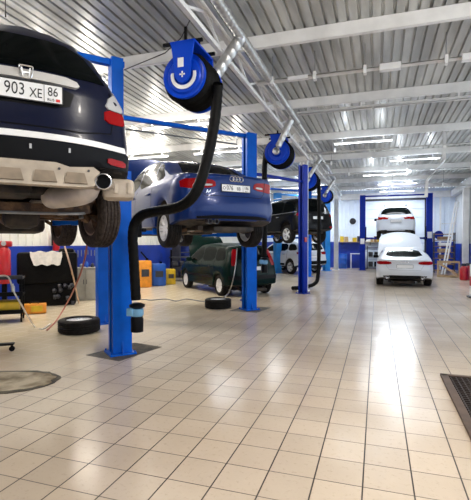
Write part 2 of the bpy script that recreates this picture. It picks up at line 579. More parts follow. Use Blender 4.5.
WARM = (1.0, 0.93, 0.84)
COOL = (0.86, 0.93, 1.0)
LP = 42
lights = [
    # x, y, len, power, colour, label
    (0.85, 9.45, 1.9, 0, WARM, 'tube light along the second purlin, right of the hose reels'),
    (-0.9, 9.45, 1.6, 0, WARM, 'tube light at the left end of the second purlin'),
    (-4.7, 9.45, 1.8, LP * 1.2, WARM, 'bright tube light above the blue sedan on the lift'),
    (-5.4, 6.35, 1.8, LP * 1.2, WARM, 'tube light above the left lift, nearest the dark car'),
    (1.2, 3.25, 1.8, LP * 4, WARM, 'added unseen tube light over the near tiles, ahead of the gate'),  # out of view, added to light the near floor and car rears
    (-4.6, 3.25, 1.8, LP * 2.5, WARM, 'added unseen tube light over the roof of the dark raised car'),  # added above the view for stronger light from overhead
    (-4.7, 12.6, 1.8, LP * 1.2, WARM, 'bright tube light above the dark green hatchback'),
    (-0.4, 12.6, 1.6, 12, COOL, 'tube light on the third purlin over the aisle'),
    (1.2, 15.75, 1.6, LP, COOL, 'tube light on the purlin just beyond the diagonal pipe'),
    (-5.4, 15.75, 1.8, LP, COOL, 'tube light above the left bays behind the green hatchback'),
    (0.3, 18.85, 1.8, LP * 1.8, COOL, 'bright tube light over the open bonnet of the white coupe'),
    (-4.9, 18.85, 1.8, LP * 1.2, COOL, 'tube light above the raised black off-roader'),
    (0.9, 21.95, 1.8, LP * 2, COOL, 'bright tube light over the raised white hatchback'),
    (-4.5, 21.95, 1.8, LP * 1.2, COOL, 'tube light above the white car on the floor'),
    (1.0, 25.05, 1.8, LP * 3, COOL, 'tube light nearest the far gate'),
    (-3.6, 25.05, 1.8, LP * 2.5, COOL, 'tube light nearest the far wall, left of the gate'),
    (-7.2, 9.45, 1.8, LP * 2.2, WARM, 'added tube light over the black covered bench by the left wall'),  # hidden behind the navy SUV, added to brighten the left floor
    (-7.4, 6.35, 1.6, LP * 2.2, WARM, 'added tube light over the black wheeled trolley at the left'),  # off to the side, added to lift the left bay floor
    (-7.3, 12.6, 1.6, LP * 1.8, WARM, 'added tube light over the yellow and blue containers by the left wall'),  # added partly behind the sedan roof, brightens the left bays
    (0.6, -1.0, 1.8, LP * 3, WARM, 'added unseen tube light behind the viewer over the near tiles'),  # added behind the camera to light the foreground
]
for (x, y, ln, p, c, lb) in lights:
    light_fixture(x, y, ln, lb, p > 0, p, c)

def pipe_thing(name, label, cat, pts, r, clamps=(), boxes=(), m='white_steel', part='pipe_run'):
    t = thing(name, label, cat, pts[0])
    o = Vector(pts[0])
    q = MB()
    for a, c in zip(pts, pts[1:]):
        q.cyl(Vector(a) - o, Vector(c) - o, r, 10)
    q.build(part, M[m], t)
    for c in clamps:
        MB().bar(Vector(c) - o, (c[0] - o.x, c[1] - o.y, ZC - o.z + .001), .012, .012).build('hanger_rod', M['grey'], t, smooth=0)
        MB().box(Vector(c) - o, (0.05, 0.11, 0.13)).build('clamp', M['white_steel'], t, smooth=0)
    for c, sz in boxes:
        MB().box(Vector(c) - o, sz, bevel=0.006).build('junction_box', M['white'], t, smooth=0)
    return t

pz = 4.30
pipe_thing('cable_conduit', 'white conduit with clips and boxes crossing below the roof, nearest of the pipes', 'pipe',
           [(-2.0, 7.2, pz), (XR - 0.3, 7.2, pz)], 0.045,
           clamps=[(x, 7.2, pz) for x in (-1.72, -1.0, -0.2, 0.98, 1.7, 2.5, 3.3)],
           boxes=[((-1.28, 7.2, pz), (0.34, 0.10, 0.06)), ((0.18, 7.2, pz), (0.32, 0.12, 0.10)), ((1.35, 7.2, pz), (0.32, 0.12, 0.10))])
pipe_thing('cable_conduit', 'white pipe crossing the hall just beyond the third purlin', 'pipe',
           [(-2.1, 12.95, 4.22), (XR - 0.3, 12.95, 4.22)], 0.03, clamps=[(x, 12.95, 4.26) for x in (-1.2, 0.6, 2.4)])
pipe_thing('cable_conduit', 'short white pipe bracket beside the top of the thin navy lift post', 'pipe',
           [(-2.1, 13.9, 4.06), (-1.25, 13.9, 4.06)], 0.03, clamps=[(-1.4, 13.9, 4.06)])
pipe_thing('heating_pipe', 'white pipe crossing low in front of the far blue posts', 'pipe',
           [(-0.5, 19.6, 3.88), (XR - 0.3, 19.6, 3.88)], 0.035, clamps=[(0.6, 19.6, 3.98), (2.6, 19.6, 3.98)])
pipe_thing('heating_pipe', 'thin white pipe crossing the far end above the low one', 'pipe',
           [(-1.9, 16.2, 4.05), (XR - 0.3, 16.2, 4.05)], 0.03, clamps=[(x, 16.2, 4.06) for x in (-1.0, 1.0, 3.0)])

# spiral duct with branches to the reels
XD, ZD = -1.78, 4.34
def spiral(mb, p, q, r, pitch=0.10, n=16):
    p, q = Vector(p), Vector(q)
    L_ = (q - p).length
    k = max(2, int(L_ / pitch))
    pts, rs = [], []
    for i in range(k + 1):
        c = p.lerp(q, i / k)
        pts += [c]
        rs += [r]
        if i < k:
            pts += [p.lerp(q, (i + 0.86) / k), p.lerp(q, (i + 0.93) / k)]
            rs += [r, r * 1.05]
    mb.tube(pts, rs, n)
duct = thing('extraction_duct', 'galvanised spiral duct running under the roof above the hose reels', 'duct', (XD, 5, ZD))
q = MB(); spiral(q, (0, -7.5, 0), (0, 4.9, 0), 0.066); q.build('main_run', M['duct'], duct)
q = MB(); spiral(q, (0, 4.9, -0.01), (0, 14.2, -0.01), 0.058); q.build('narrow_run', M['duct'], duct)

# ------------------------------------------------------------ vehicles
def rounded(poly, it=2):
    for _ in range(it):
        out = []
        n = len(poly)
        for i in range(n):
            a, c = poly[i], poly[(i + 1) % n]
            out.append((a[0] * .8 + c[0] * .2, a[1] * .8 + c[1] * .2))
            out.append((a[0] * .2 + c[0] * .8, a[1] * .2 + c[1] * .8))
        poly = out
    return poly

class Car:
    def __init__(s, **k):
        s.__dict__.update(dict(cr=0.45, cd=0.20, bow=0.10, tumble=0.30, R=0.36, z0=0.24, sill=0.24, wz=0.31,
                               crown=0.03, roof_r=0.07, fbow=0.16, fcr=0.6, fcd=0.26, rear_zone=0.95), **k)
    def deform(s, x, y, z, hw):
        L2 = s.L / 2
        wr = max(0.0, 1 - (x + L2) / s.rear_zone)
        wf = max(0.0, 1 - (L2 - x) / 0.9)
        yy = min(1.0, abs(y) / max(hw, 0.1))
        nx = x + wr * (interp(s.rear, z) + s.bow * yy ** 2.4) - wf * (interp(s.front, z) + s.fbow * yy ** 2.2)
        return nx
    def build_body(s, root, paint, name='body'):
        L2 = s.L / 2
        st = [-L2, -L2 + .015, -L2 + .04, -L2 + .08, -L2 + .13, -L2 + .2]
        x = -L2 + .28
        while x < L2 - .25:
            st.append(x)
            x += 0.055
        st += [L2 - .2, L2 - .13, L2 - .08, L2 - .04, L2 - .015, L2]
        secs = []
        for x in st:
            dr, df = x + L2, L2 - x
            hw = s.W / 2
            if dr < s.cr: hw -= s.cd * (1 - math.sqrt(max(0, 1 - (1 - dr / s.cr) ** 2)))
            if df < s.fcr: hw -= s.fcd * (1 - math.sqrt(max(0, 1 - (1 - df / s.fcr) ** 2)))
            zt = sinterp(s.top, x)
            zb = min(sinterp(s.belt, x), zt - 0.025)
            e = min(dr, df)
            if e < 0.09:
                zt -= 0.05 * (1 - math.sqrt(max(0, 1 - (1 - e / 0.09) ** 2)))
                zb = min(zb, zt - 0.02)
            sill = s.sill + (0.10 * max(0, 1 - e / 0.6))
            zl = sill
            for xw in (s.xr, s.xf):
                if abs(x - xw) < s.R:
                    zl = max(zl, s.wz + math.sqrt(s.R ** 2 - (x - xw) ** 2))
            z0 = s.z0 + (0.10 * max(0, 1 - e / 0.6))
            k = max(0.12, min(1, (zt - zb) / 0.3))
            re = max(0.2, hw - 0.05 - (zt - zb) * s.tumble)
            zm1 = max(zl + 0.06, s.z0 + 0.30)
            zm2 = max(zm1 + 0.04, zb - 0.16)
            zs = max(zm2 + 0.03, zb - 0.04)
            zb = max(zb, zs + 0.01)
            rr = s.roof_r
            pts = [(0, z0), (hw - .30, z0), (hw - .28, max(z0 + .001, zl - .002)), (hw - .05, zl), (hw - .015, zl + .02),
                   (hw, zm1), (hw + .004, (zm1 + zm2) / 2), (hw - .004, zm2), (hw - .022, zs), (hw - .045, zb),
                   (hw - .05 - (zt - zb) * s.tumble * .33, zb + (zt - zb) * .33),
                   (hw - .05 - (zt - zb) * s.tumble * .66, zb + (zt - zb) * .66),
                   (re, zt - rr * k), (re - .035, zt - rr * .55 * k), (re - .10, zt - rr * .28 * k - s.crown * .3), (re * .5, zt - s.crown * .25 * k), (0, zt)]
            secs.append((x, hw, pts))
        bm = bmesh.new()
        rings = []
        np_ = len(secs[0][2])
        for (x, hw, pts) in secs:
            ring = []
            for sgn in (1, -1):
                for i, (y, z) in enumerate(pts):
                    ring.append((s.deform(x, y, z, hw), y * sgn, z))
            rings.append([bm.verts.new(p) for p in ring])
        under = []
        for a, b_ in zip(rings, rings[1:]):
            for h in (0, np_):
                for i in range(np_ - 1):
                    f = bm.faces.new((a[h + i], a[h + i + 1], b_[h + i + 1], b_[h + i]))
                    if i < 3: under.append(f)
        # end caps
        for ri, (x, hw, pts) in ((0, secs[0]), (-1, secs[-1])):
            nc = 14
            grid = []
            for i, (y, z) in enumerate(pts):
                row = []
                for c in range(-nc, nc + 1):
                    if c == nc: row.append(rings[ri][i])
                    elif c == -nc: row.append(rings[ri][np_ + i])
                    else:
                        yy = y * c / nc
                        row.append(bm.verts.new((s.deform(x, yy, z, hw), yy, z)))
                grid.append(row)
            for i in range(np_ - 1):
                for c in range(2 * nc):
                    vs = [grid[i][c], grid[i][c + 1], grid[i + 1][c + 1], grid[i + 1][c]]
                    try:
                        f = bm.faces.new(vs)
                        if i < 1: under.append(f)
                    except ValueError:
                        pass
        for f in under: f.material_index = 1
        bmesh.ops.remove_doubles(bm, verts=bm.verts, dist=2e-4)
        bmesh.ops.recalc_face_normals(bm, faces=bm.faces)
        for f in bm.faces: f.smooth = True
        me = bpy.data.meshes.new(name)
        bm.to_mesh(me)
        s.bvh = BVHTree.FromBMesh(bm)
        bm.free()
        me.set_sharp_from_angle(angle=math.radians(42))
        me.materials.append(paint)
        me.materials.append(M['under'])
        o = bpy.data.objects.new(name, me)
        COL.objects.link(o)
        o.parent = root
        s.root = root
        s.body = o
        return o
    # patches projected on to the body. axis: 'R' rear (y,z), 'F' front (y,z), 'L'/'S' left/right side (x,z), 'T' top (x,y)
    def patch(s, name, polys, m, off=0.006, parent=None, rnd=1, step=0.06, smooth=40):
        if len(polys) == 2 and polys[0][0] == 'L' and polys[1][0] == 'S':
            s.patch(name, polys[:1], m, off, parent, rnd, step, smooth)
            return s.patch(name, polys[1:], m, off, parent, rnd, step, smooth)
        bm = bmesh.new()
        for axis, poly in polys:
            if rnd: poly = rounded(poly, rnd)
            pb = bmesh.new()
            pb.faces.new([pb.verts.new((u, v, 0)) for u, v in poly])
            us = [u for u, v in poly]; vs_ = [v for u, v in poly]
            for lo_, hi, nrm in ((min(us), max(us), (1, 0, 0)), (min(vs_), max(vs_), (0, 1, 0))):
                n = int((hi - lo_) / step)
                for k in range(1, n + 1):
                    t = lo_ + (hi - lo_) * k / (n + 1)
                    bmesh.ops.bisect_plane(pb, geom=pb.verts[:] + pb.edges[:] + pb.faces[:], plane_co=Vector(nrm) * t, plane_no=nrm)
            pb.verts.index_update()
            pb.verts.ensure_lookup_table()
            vm = {}
            ok = True
            for v in pb.verts:
                u, w_ = v.co.x, v.co.y
                org, dr = {'R': (Vector((-9, u, w_)), Vector((1, 0, 0))), 'F': (Vector((9, u, w_)), Vector((-1, 0, 0))),
                           'L': (Vector((u, 9, w_)), Vector((0, -1, 0))), 'S': (Vector((u, -9, w_)), Vector((0, 1, 0))),
                           'T': (Vector((u, w_, 9)), Vector((0, 0, -1)))}[axis]
                hit, nr, _, _ = s.bvh.ray_cast(org, dr)
                if hit is None:
                    vm[v.index] = None
                    continue
                if nr.dot(dr) > 0: nr = -nr
                nn = (nr * 0.5 - dr * 0.5).normalized()
                vm[v.index] = (hit + nn * off, hit - nn * 0.02)
            new = {}
            def gv(i, k):
                if (i, k) not in new: new[(i, k)] = bm.verts.new(vm[i][k])
                return new[(i, k)]
            for f in pb.faces:
                ids = [v.index for v in f.verts]
                if any(vm[i] is None for i in ids): continue
                bm.faces.new([gv(i, 0) for i in ids])
                bm.faces.new([gv(i, 1) for i in ids][::-1])
            for e in pb.edges:
                if len(e.link_faces) == 1:
                    i, j = e.verts[0].index, e.verts[1].index
                    if (i, 0) in new and (j, 0) in new:
                        try: bm.faces.new((gv(i, 0), gv(j, 0), gv(j, 1), gv(i, 1)))
                        except ValueError: pass
            pb.free()
        bmesh.ops.recalc_face_normals(bm, faces=bm.faces)
        for f in bm.faces: f.smooth = True
        me = bpy.data.meshes.new(name)
        bm.to_mesh(me); bm.free()
        me.set_sharp_from_angle(angle=math.radians(smooth))
        me.materials.append(m)
        o = bpy.data.objects.new(name, me)
        COL.objects.link(o)
        o.parent = parent or s.root
        return o
    def strip(s, name, axis, pts, wd, m, off=0.004, parent=None):
        # a narrow band along a polyline on the body
        a = [Vector((p[0], p[1])) for p in pts]
        L_, R_ = [], []
        for i, p in enumerate(a):
            t = (a[min(i + 1, len(a) - 1)] - a[max(0, i - 1)]).normalized()
            n = Vector((-t.y, t.x)) * wd / 2
            L_.append(tuple(p + n)); R_.append(tuple(p - n))
        return s.patch(name, [(axis, L_ + R_[::-1])], m, off, parent, rnd=0)
    def sides(s, poly):
        return [('L', poly), ('S', poly)]
    def hit(s, axis, u, v):
        org, dr = {'R': (Vector((-9, u, v)), Vector((1, 0, 0))), 'L': (Vector((u, 9, v)), Vector((0, -1, 0))),
                   'S': (Vector((u, -9, v)), Vector((0, 1, 0))), 'T': (Vector((u, v, 9)), Vector((0, 0, -1)))}[axis]
        h, n, _, _ = s.bvh.ray_cast(org, dr)
        return h

def wheel(root, x, y, z, R=0.32, wd=0.21, rimr=0.21, side=1, spokes=7, rimmat=None, name='wheel', steer=0, tyremat=None, discmat=None):
    b = MB()
    h = wd / 2
    prof = [(rimr, -h * .86), (rimr + .015, -h), (R - .045, -h), (R - .018, -h * .9), (R - .002, -h * .72)]
    for g_ in (-.5, -.17, .17, .5):
        prof += [(R, h * (g_ - .1)), (R - .010, h * (g_ - .04)), (R - .010, h * (g_ + .04)), (R, h * (g_ + .1))]
    prof += [(R - .002, h * .72), (R - .018, h * .9), (R - .045, h), (rimr + .015, h), (rimr, h * .86)]
    b.lathe(prof, 'Y', n=44, closed=True)
    # tread blocks
    t = b.build(name, tyremat or M['tyre'], root, smooth=30)
    t.location = (x, y, z)
    t.rotation_euler = (0, 0, steer)
    r = MB()
    s = side
    r.lathe([(rimr, -h * .8), (rimr, h * .8), (rimr - .018, h * .82), (rimr - .022, h * .3), (rimr - .022, -h * .8)], 'Y', n=36, closed=True)
    r.lathe([(0, s * h * .62), (.055, s * h * .62), (.062, s * h * .35), (0, s * h * .3)], 'Y', n=18)
    for k in range(spokes):
        a = 2 * PI * k / spokes
        d = Vector((math.cos(a), 0, math.sin(a)))
        e = Vector((-math.sin(a), 0, math.cos(a)))
        for q_ in (-1, 1):
            r.bar(d * .04 + e * q_ * .012 + Vector((0, s * h * .5, 0)), d * (rimr - .01) + e * q_ * .030 + Vector((0, s * h * .62, 0)), .026, .030)
    ri = r.build('rim', rimmat or M['rim'], t, smooth=35)
    dk = MB().lathe([(0, -s * h * .1), (rimr * .78, -s * h * .1), (rimr * .78, s * h * .0), (0, s * h * .0)], 'Y', n=28)
    dk.build('brake_disc', discmat or M['darkgrey'], t)
    return t

def basis(o, xa, ya, za):
    m_ = Matrix((( xa[0], ya[0], za[0], o[0]), (xa[1], ya[1], za[1], o[1]), (xa[2], ya[2], za[2], o[2]), (0, 0, 0, 1)))
    return m_

def number_plate(car, z, tilt=0.0, runs=(), wd=0.52, ht=0.112, parent=None, xoff=0.0, y0=0.0):
    # on the rear, facing -x; local text right = -y in car space (seen from behind, right is -y)
    h = car.hit('R', y0, z)
    x = h.x - 0.016 + xoff
    pl = MB().box((0, 0, 0), (0.008, wd, ht), bevel=0.003).build('number_plate', M['plate'], car.root, smooth=0)
    pl.location = (x, y0, z)
    pl.rotation_euler = (0, tilt, 0)
    fr_ = MB()
    for a, c in (((0, -wd / 2, ht / 2), (0, wd / 2, ht / 2)), ((0, -wd / 2, -ht / 2), (0, wd / 2, -ht / 2)),
                 ((0, -wd / 2, -ht / 2), (0, -wd / 2, ht / 2)), ((0, wd / 2, -ht / 2), (0, wd / 2, ht / 2))):
        fr_.bar(a, c, 0.012, 0.008)
    fr_.build('plate_frame', M['ink'], pl, smooth=0)
    for (s_, size, ry, rz, m, sx) in runs:
        # ry measured to the right as seen from behind
        text_mesh(s_, size, m, 'plate_lettering', pl, basis((-0.006, -ry, rz), (0, -1, 0), (0, 0, 1), (-1, 0, 0)), 0.0012, sx)
    if runs:
        MB().bar((-0.006, -0.125, -ht / 2), (-0.006, -0.125, ht / 2), 0.004, 0.003).build('plate_divider', M['ink'], pl, smooth=0)
    return pl

def mirrors(car, x, z, m, y=None):
    for s_ in (1, -1):
        h = car.hit('L' if s_ > 0 else 'S', x, z)
        b = MB()
        b.box((0, s_ * .12, 0), (.10, .19, .135), bevel=.035)
        b.bar((0, -s_ * .02, -.03), (0, s_ * .06, -.03), .05, .04)
        o = b.build('wing_mirror', m, car.root)
        o.location = (h.x, h.y, z)

def wheels4(car, R, **k):
    for x in (car.xr, car.xf):
        for s_ in (1, -1):
            wheel(car.root, x, s_ * (car.W / 2 - 0.125), k.get('z', R) if not isinstance(k.get('z'), dict) else k['z'][x], R, side=s_, spokes=k.get('spokes', 7),
                  steer=k.get('steer', 0), tyremat=k.get('tyremat'), discmat=k.get('discmat'), rimmat=k.get('rimmat'), rimr=k.get('rimr', R * .64), wd=k.get('wd', .21))

def underbody(car, drop=0.0):
    z = car.z0
    b = MB()
    L2 = car.L / 2
    for s_ in (1, -1):
        b.bar((-L2 + .35, s_ * .48, z - .01), (L2 - .4, s_ * .48, z - .01), .09, .07)
    b.bar((car.xr + .32, -.6, z - .02), (car.xr + .32, .6, z - .02), .12, .09)
    b.box((car.xr - .55, 0.0, z - .03), (.42, .7, .09), bevel=.03)
    b.box((car.xr + .95, 0.1, z - .035), (.7, .9, .10), bevel=.03)
    b.box((car.xf - .2, 0, z - .03), (.9, .7, .10), bevel=.03)
    b.build('underbody', M['under'], car.root)
    zw = car.wz - drop
    for s_ in (1, -1):
        a = MB()
        a.bar((car.xr + .45, s_ * .35, z + .02), (car.xr + .02, s_ * (car.W / 2 - .24), zw - .03), .07, .05)
        a.bar((car.xr - .22, s_ * .28, z + .02), (car.xr - .02, s_ * (car.W / 2 - .24), zw - .06), .06, .05)
        a.cyl((car.xr - .05, s_ * (car.W / 2 - .35), zw - .05), (car.xr - .02, s_ * (car.W / 2 - .35), zw + .3), .04, 12)
        a.cyl((car.xr, s_ * (car.W / 2 - .30), zw), (car.xr, s_ * (car.W / 2 - .16), zw), .07, 14)
        a.build('suspension', M['rust'], car.root)
        MB().bar((car.xf + .1, s_ * .3, z), (car.xf, s_ * (car.W / 2 - .24), zw - .04), .08, .05).build('control_arm', M['rust'], car.root)
    a = MB()
    a.cyl((car.xr, -.3, zw + .03), (car.xr, .3, zw + .03), .035)
    a.box((car.xr + .02, 0, zw + .03), (.26, .26, .18), bevel=.05)
    a.build('rear_axle', M['rust'], car.root)
    e = MB()
    e.tube(smooth_path([(car.xf - .3, .1, z - .05), (.2, .12, z - .06), (car.xr + .8, .14, z - .06), (car.xr + .3, .25, z - .03), (car.xr - .3, .3, z - .04)], 5), .032, 10)
    e.build('exhaust_pipe', M['rust'], car.root)

def open_hood(car, x_hinge, z_hinge, length, wd, ang, m, bow=.03):
    # a raised bonnet panel hinged at the windscreen
    b = bmesh.new()
    nx, ny = 10, 12
    th = .03
    rows = []
    for i in range(nx + 1):
        t = i / nx
        row = []
        for j in range(ny + 1):
            u = j / ny * 2 - 1
            hw = wd / 2 * (1 - .12 * t ** 2)
            if t > .8: hw *= 1 - .18 * ((t - .8) / .2) ** 2
            x = t * length - .05 * length * u * u * t
            c = bow * (1 - u * u) + .045 * math.sin(t * PI * .9) - (.05 * t ** 4)
            row.append((x, u * hw, c))
        rows.append(row)
    ca, sa = math.cos(ang), math.sin(ang)
    def T(p, o):
        x, y, z = p[0], p[1], p[2] + o
        return (x_hinge + x * ca - z * sa, y, z_hinge + x * sa + z * ca)
    for o, fl_ in ((th / 2, 0), (-th / 2, 1)):
        V = [[b.verts.new(T(p, o)) for p in r] for r in rows]
        if fl_: V1 = V
        else: V0 = V
        for i in range(nx):
            for j in range(ny):
                b.faces.new((V[i][j], V[i][j + 1], V[i + 1][j + 1], V[i + 1][j]))
    def rim_(a, c):
        for k in range(len(a) - 1):
            b.faces.new((a[k], a[k + 1], c[k + 1], c[k]))
    rim_(V0[0], V1[0]); rim_(V0[-1], V1[-1])
    rim_([r[0] for r in V0], [r[0] for r in V1]); rim_([r[-1] for r in V0], [r[-1] for r in V1])
    bmesh.ops.recalc_face_normals(b, faces=b.faces)
    for f in b.faces: f.smooth = True
    me = bpy.data.meshes.new('hood')
    b.to_mesh(me); b.free()
    me.set_sharp_from_angle(angle=math.radians(40))
    me.materials.append(m)
    o = bpy.data.objects.new('hood', me)
    COL.objects.link(o); o.parent = car.root
    # stay
    MB().cyl((x_hinge + .25, wd * .38, z_hinge - .03), (x_hinge + length * .55 * ca, wd * .38, z_hinge + length * .55 * sa - .02), .012, 8).build('hood_stay', M['black'], car.root)
    return o

def audi_rings(car, z, r=.045, parent=None):
    b = MB()
    for k in range(4):
        y = (k - 1.5) * r * 1.45
        h = car.hit('R', y, z)
        cx = h.x - .008
        pts = [(cx, y + r * math.cos(a), z + r * math.sin(a)) for a in [2 * PI * i / 20 for i in range(21)]]
        b.tube(pts, .006, 6, cap=False)
    return b.build('ring_badge', M['chrome'], parent or car.root)

HEAD = math.atan2(.656, -.755)
def root_at(name, label, cat, p, z=0.0, heading=HEAD):
    return thing(name, label, cat, (p[0], p[1], z), heading)
def from_rear(rear, L, heading=HEAD):
    return (rear[0] + math.cos(heading) * L / 2, rear[1] + math.sin(heading) * L / 2)

# ---- dark navy SUV, raised on the nearest lift
def honda():
    L, W = 4.75, 1.82
    hd = HEAD + math.radians(-1)
    p = from_rear((-2.50, 2.56), L, hd)
    root = root_at('raised_suv', 'dark navy SUV raised on the nearest lift, filling the upper left', 'car', p, 1.66, hd)
    c = Car(L=L, W=W, xr=-L / 2 + 1.28, xf=L / 2 - .80, R=.39, z0=.36, sill=.40, wz=.36,
            rear=[(0.3, .10), (.45, .03), (.60, 0.0), (.72, .0), (.80, .07), (1.0, .10), (1.18, .13), (1.28, .19), (1.45, .32), (1.62, .46), (1.7, .54)],
            front=[(.3, .05), (.5, 0), (.8, .05), (1.0, .25)],
            top=[(-L / 2, 1.73), (-1.6, 1.77), (-.6, 1.78), (.1, 1.73), (.55, 1.57), (1.05, 1.12), (1.2, 1.08), (1.9, 1.0), (L / 2, .86)],
            belt=[(-L / 2, 1.12), (-1.2, 1.08), (.6, .98), (1.3, .95), (L / 2, .8)],
            tumble=.52, cr=.60, cd=.18, bow=.22, crown=.07, roof_r=.15, rear_zone=1.1)
    c.build_body(root, M['navy'])
    # tailgate glass, wrapping high
    c.patch('rear_window', [('R', [(-.66, 1.24), (.66, 1.24), (.58, 1.36), (.46, 1.53), (.3, 1.60), (-.3, 1.60), (-.46, 1.53), (-.58, 1.36)])], M['glass'], .006)
    c.patch('side_window', c.sides([(-2.0 + .05, 1.16), (-1.15, 1.12), (-1.15, 1.54), (-1.55, 1.55), (-1.85, 1.40)]), M['glass'], .004)
    c.patch('side_window', c.sides([(-1.08, 1.12), (-.1, 1.08), (-.1, 1.58), (-1.08, 1.56)]), M['glass'], .004)
    c.patch('side_window', c.sides([(-.03, 1.08), (1.0, 1.03), (.45, 1.48), (-.03, 1.58)]), M['glass'], .004)
    # chrome garnish with badge above the plate
    c.patch('tailgate_garnish', [('R', [(-.37, 1.125), (.37, 1.125), (.40, 1.15), (.38, 1.185), (.30, 1.205), (-.30, 1.205), (-.38, 1.185), (-.40, 1.15)])], M['satin'], .030, rnd=0)
    c.patch('plate_recess', [('R', [(-.31, .93), (.31, .93), (.37, 1.115), (-.37, 1.115)])], M['black'], .004, rnd=1)
    hb = MB()
    h = c.hit('R', 0, 1.175)
    X = h.x - .045
    zc = 1.178
    for s_ in (1, -1):
        hb.bar((X, s_ * .022, zc - .030), (X, s_ * .030, zc + .033), .014, .010)
    hb.bar((X, -.024, zc - .002), (X, .024, zc - .002), .010, .012)
    fr_ = [(.066, .058), (.050, -.046), (.035, -.058), (-.035, -.058), (-.050, -.046), (-.066, .058), (-.052, .066), (.052, .066)]
    fr3 = [(X, y * .76, zc + z * .76) for y, z in rounded(fr_, 1)]
    hb.tube(fr3 + [fr3[0]], .006, 6, cap=False)
    hb.build('letter_badge', M['chrome'], root)
    pl = number_plate(c, 1.03, 0.08, [('903', .135, -.080, 0.0, M['ink'], .72), ('XE', .105, .066, -.014, M['ink'], .72), ('86', .10, .188, .014, M['ink'], .78), ('RUS', .030, .172, -.048, M['ink'], 1)], ht=.145, xoff=-.012)
    MB().box((-.006, -.225, -.048), (.002, .030, .022)).build('plate_flag', M['inkred'], pl, smooth=0)
    # corner lamps
    for s_ in (1, -1):
        ax = 'L' if s_ > 0 else 'S'
        c.patch('tail_lamp', [(ax, [(-2.14, .91), (-2.01, .92), (-1.99, 1.03), (-2.12, 1.03)])], M['red_lamp'], .012)
        c.patch('reversing_lamp', [(ax, [(-2.12, 1.04), (-2.00, 1.04), (-1.90, 1.20), (-1.94, 1.25), (-2.06, 1.16)])], M['clear_lamp'], .012)
    # seam of the tailgate, bumper parts
    c.strip('tailgate_seam', 'R', [(-.68, 1.2), (-.72, 1.0), (-.68, .82), (-.4, .76), (.4, .76), (.68, .82), (.72, 1.0), (.68, 1.2)], .012, M['black'], .003)
    c.patch('chrome_strip', [('R', [(-.80, .655), (.80, .655), (.79, .70), (-.79, .70)])], M['chrome'] if False else M['white_steel'], .022, rnd=0)
    c.patch('lower_bumper', [('R', [(-.90, .46), (.90, .46), (.90, .645), (-.90, .645)]), ('S', [(-2.2, .46), (-1.78, .46), (-1.74, .62), (-2.2, .655)]), ('L', [(-2.2, .46), (-1.78, .46), (-1.74, .62), (-2.2, .655)])], M['black'], .014, rnd=0)
    for y in (-.30, -.02, .3):
        c.patch('parking_sensor', [('R', [(y - .008, .575), (y + .008, .575), (y + .008, .61), (y - .008, .61)])], M['clear_lamp'], .02, rnd=0)
    for s_ in (1, -1):
        c.patch('rear_reflector', [('R', [(s_ * .62, .535), (s_ * .80, .525), (s_ * .80, .58), (s_ * .62, .59)])], M['red_lamp'], .026, rnd=1)
    # dusty skid plate with pressed panels
    sk = MB()
    pr = [(-.53, .46), (-.48, .50), (-.30, .485), (-.20, .515), (.20, .515), (.30, .485), (.48, .50), (.53, .46), (.48, .335), (.40, .32), (-.40, .32), (-.48, .335)]
    for seg in [pr]:
        sk.prism(seg, 'X', -.02, .02)
    skm = sk.build('skid_plate', M['skid'], root)
    skm.location = (-L / 2 - .015, 0, -.012)
    skm.rotation_euler = (0, .28, 0)
    skm.location.x += -.10
    for y in (-.34, -.115, .115, .34):
        e = MB().prism([(y - .085, .345), (y + .085, .345), (y + .065, .435), (y - .065, .435)], 'X', -.034, -.019)
        e.build('pressed_panel', M['skid_dark'], skm, smooth=0)
    for y in (-.44, -.22, .22, .44):
        MB().cyl((-.03, y, .46), (-.018, y, .46), .010, 10).build('screw', M['darkgrey'], skm)
    # silencer with chrome tip on the right
    mf = MB()
    mf.tube(smooth_path([(-L / 2 + .66, -.20, .28), (-L / 2 + .55, -.26, .27), (-L / 2 + .22, -.42, .28), (-L / 2 + .06, -.51, .335)], 4), [.06, .08, .095, .10, .10, .10, .10, .10, .10, .098, .09, .07, .05][:13], 18)
    mf.build('silencer', M['muffler'], root)
    tp = MB()
    tp.lathe([(.040, .16), (.062, .12), (.066, 0), (.058, -.002), (.054, .10), (.03, .12)], 'X', (0, 0, 0), 24, closed=False)
    o = tp.build('exhaust_tip', M['chrome'], root)
    o.location = (-L / 2 - .06, -.545, .355)
    o.rotation_euler = (0, 0, math.radians(-24))
    MB().lathe([(0, .05), (.056, .05), (.056, .08), (0, .08)], 'X', n=20).build('tip_bore', M['black'], o)
    # dusty bracket at the right corner
    br = MB()
    br.box((0, 0, 0), (.16, .27, .18), bevel=.045)
    for k in (-.09, .02):
        br.box((-.085, k, 0), (.012, .035, .10), bevel=.004)
    o = br.build('bumper_bracket', M['skid'], root)
    o.location = (-L / 2 + .16, -.72, .32)
    o.rotation_euler = (0, .1, -.25)
    underbody(c, .20)
    sf = MB()
    X0_ = c.xr
    sf.bar((X0_ - .32, -.62, .20), (X0_ - .32, .62, .20), .10, .08)
    sf.bar((X0_ + .30, -.60, .16), (X0_ + .30, .60, .16), .12, .09)
    for s_ in (1, -1):
        sf.bar((X0_ - .32, s_ * .40, .20), (X0_ + .30, s_ * .40, .16), .08, .07)
    sf.build('subframe', M['rust'], root)
    lo_ = MB()
    lo_.tube(smooth_path([(X0_ + .1, .2, .16), (X0_ + .6, .1, .10), (X0_ + 1.3, .0, .12), (X0_ + 2.0, 0, .14)], 6), .045, 12)
    lo_.build('drive_shaft', M['rust'], root)
    MB().box((X0_ + .85, .3, .24), (.60, .60, .20), bevel=.07).build('fuel_tank', M['under'], root)
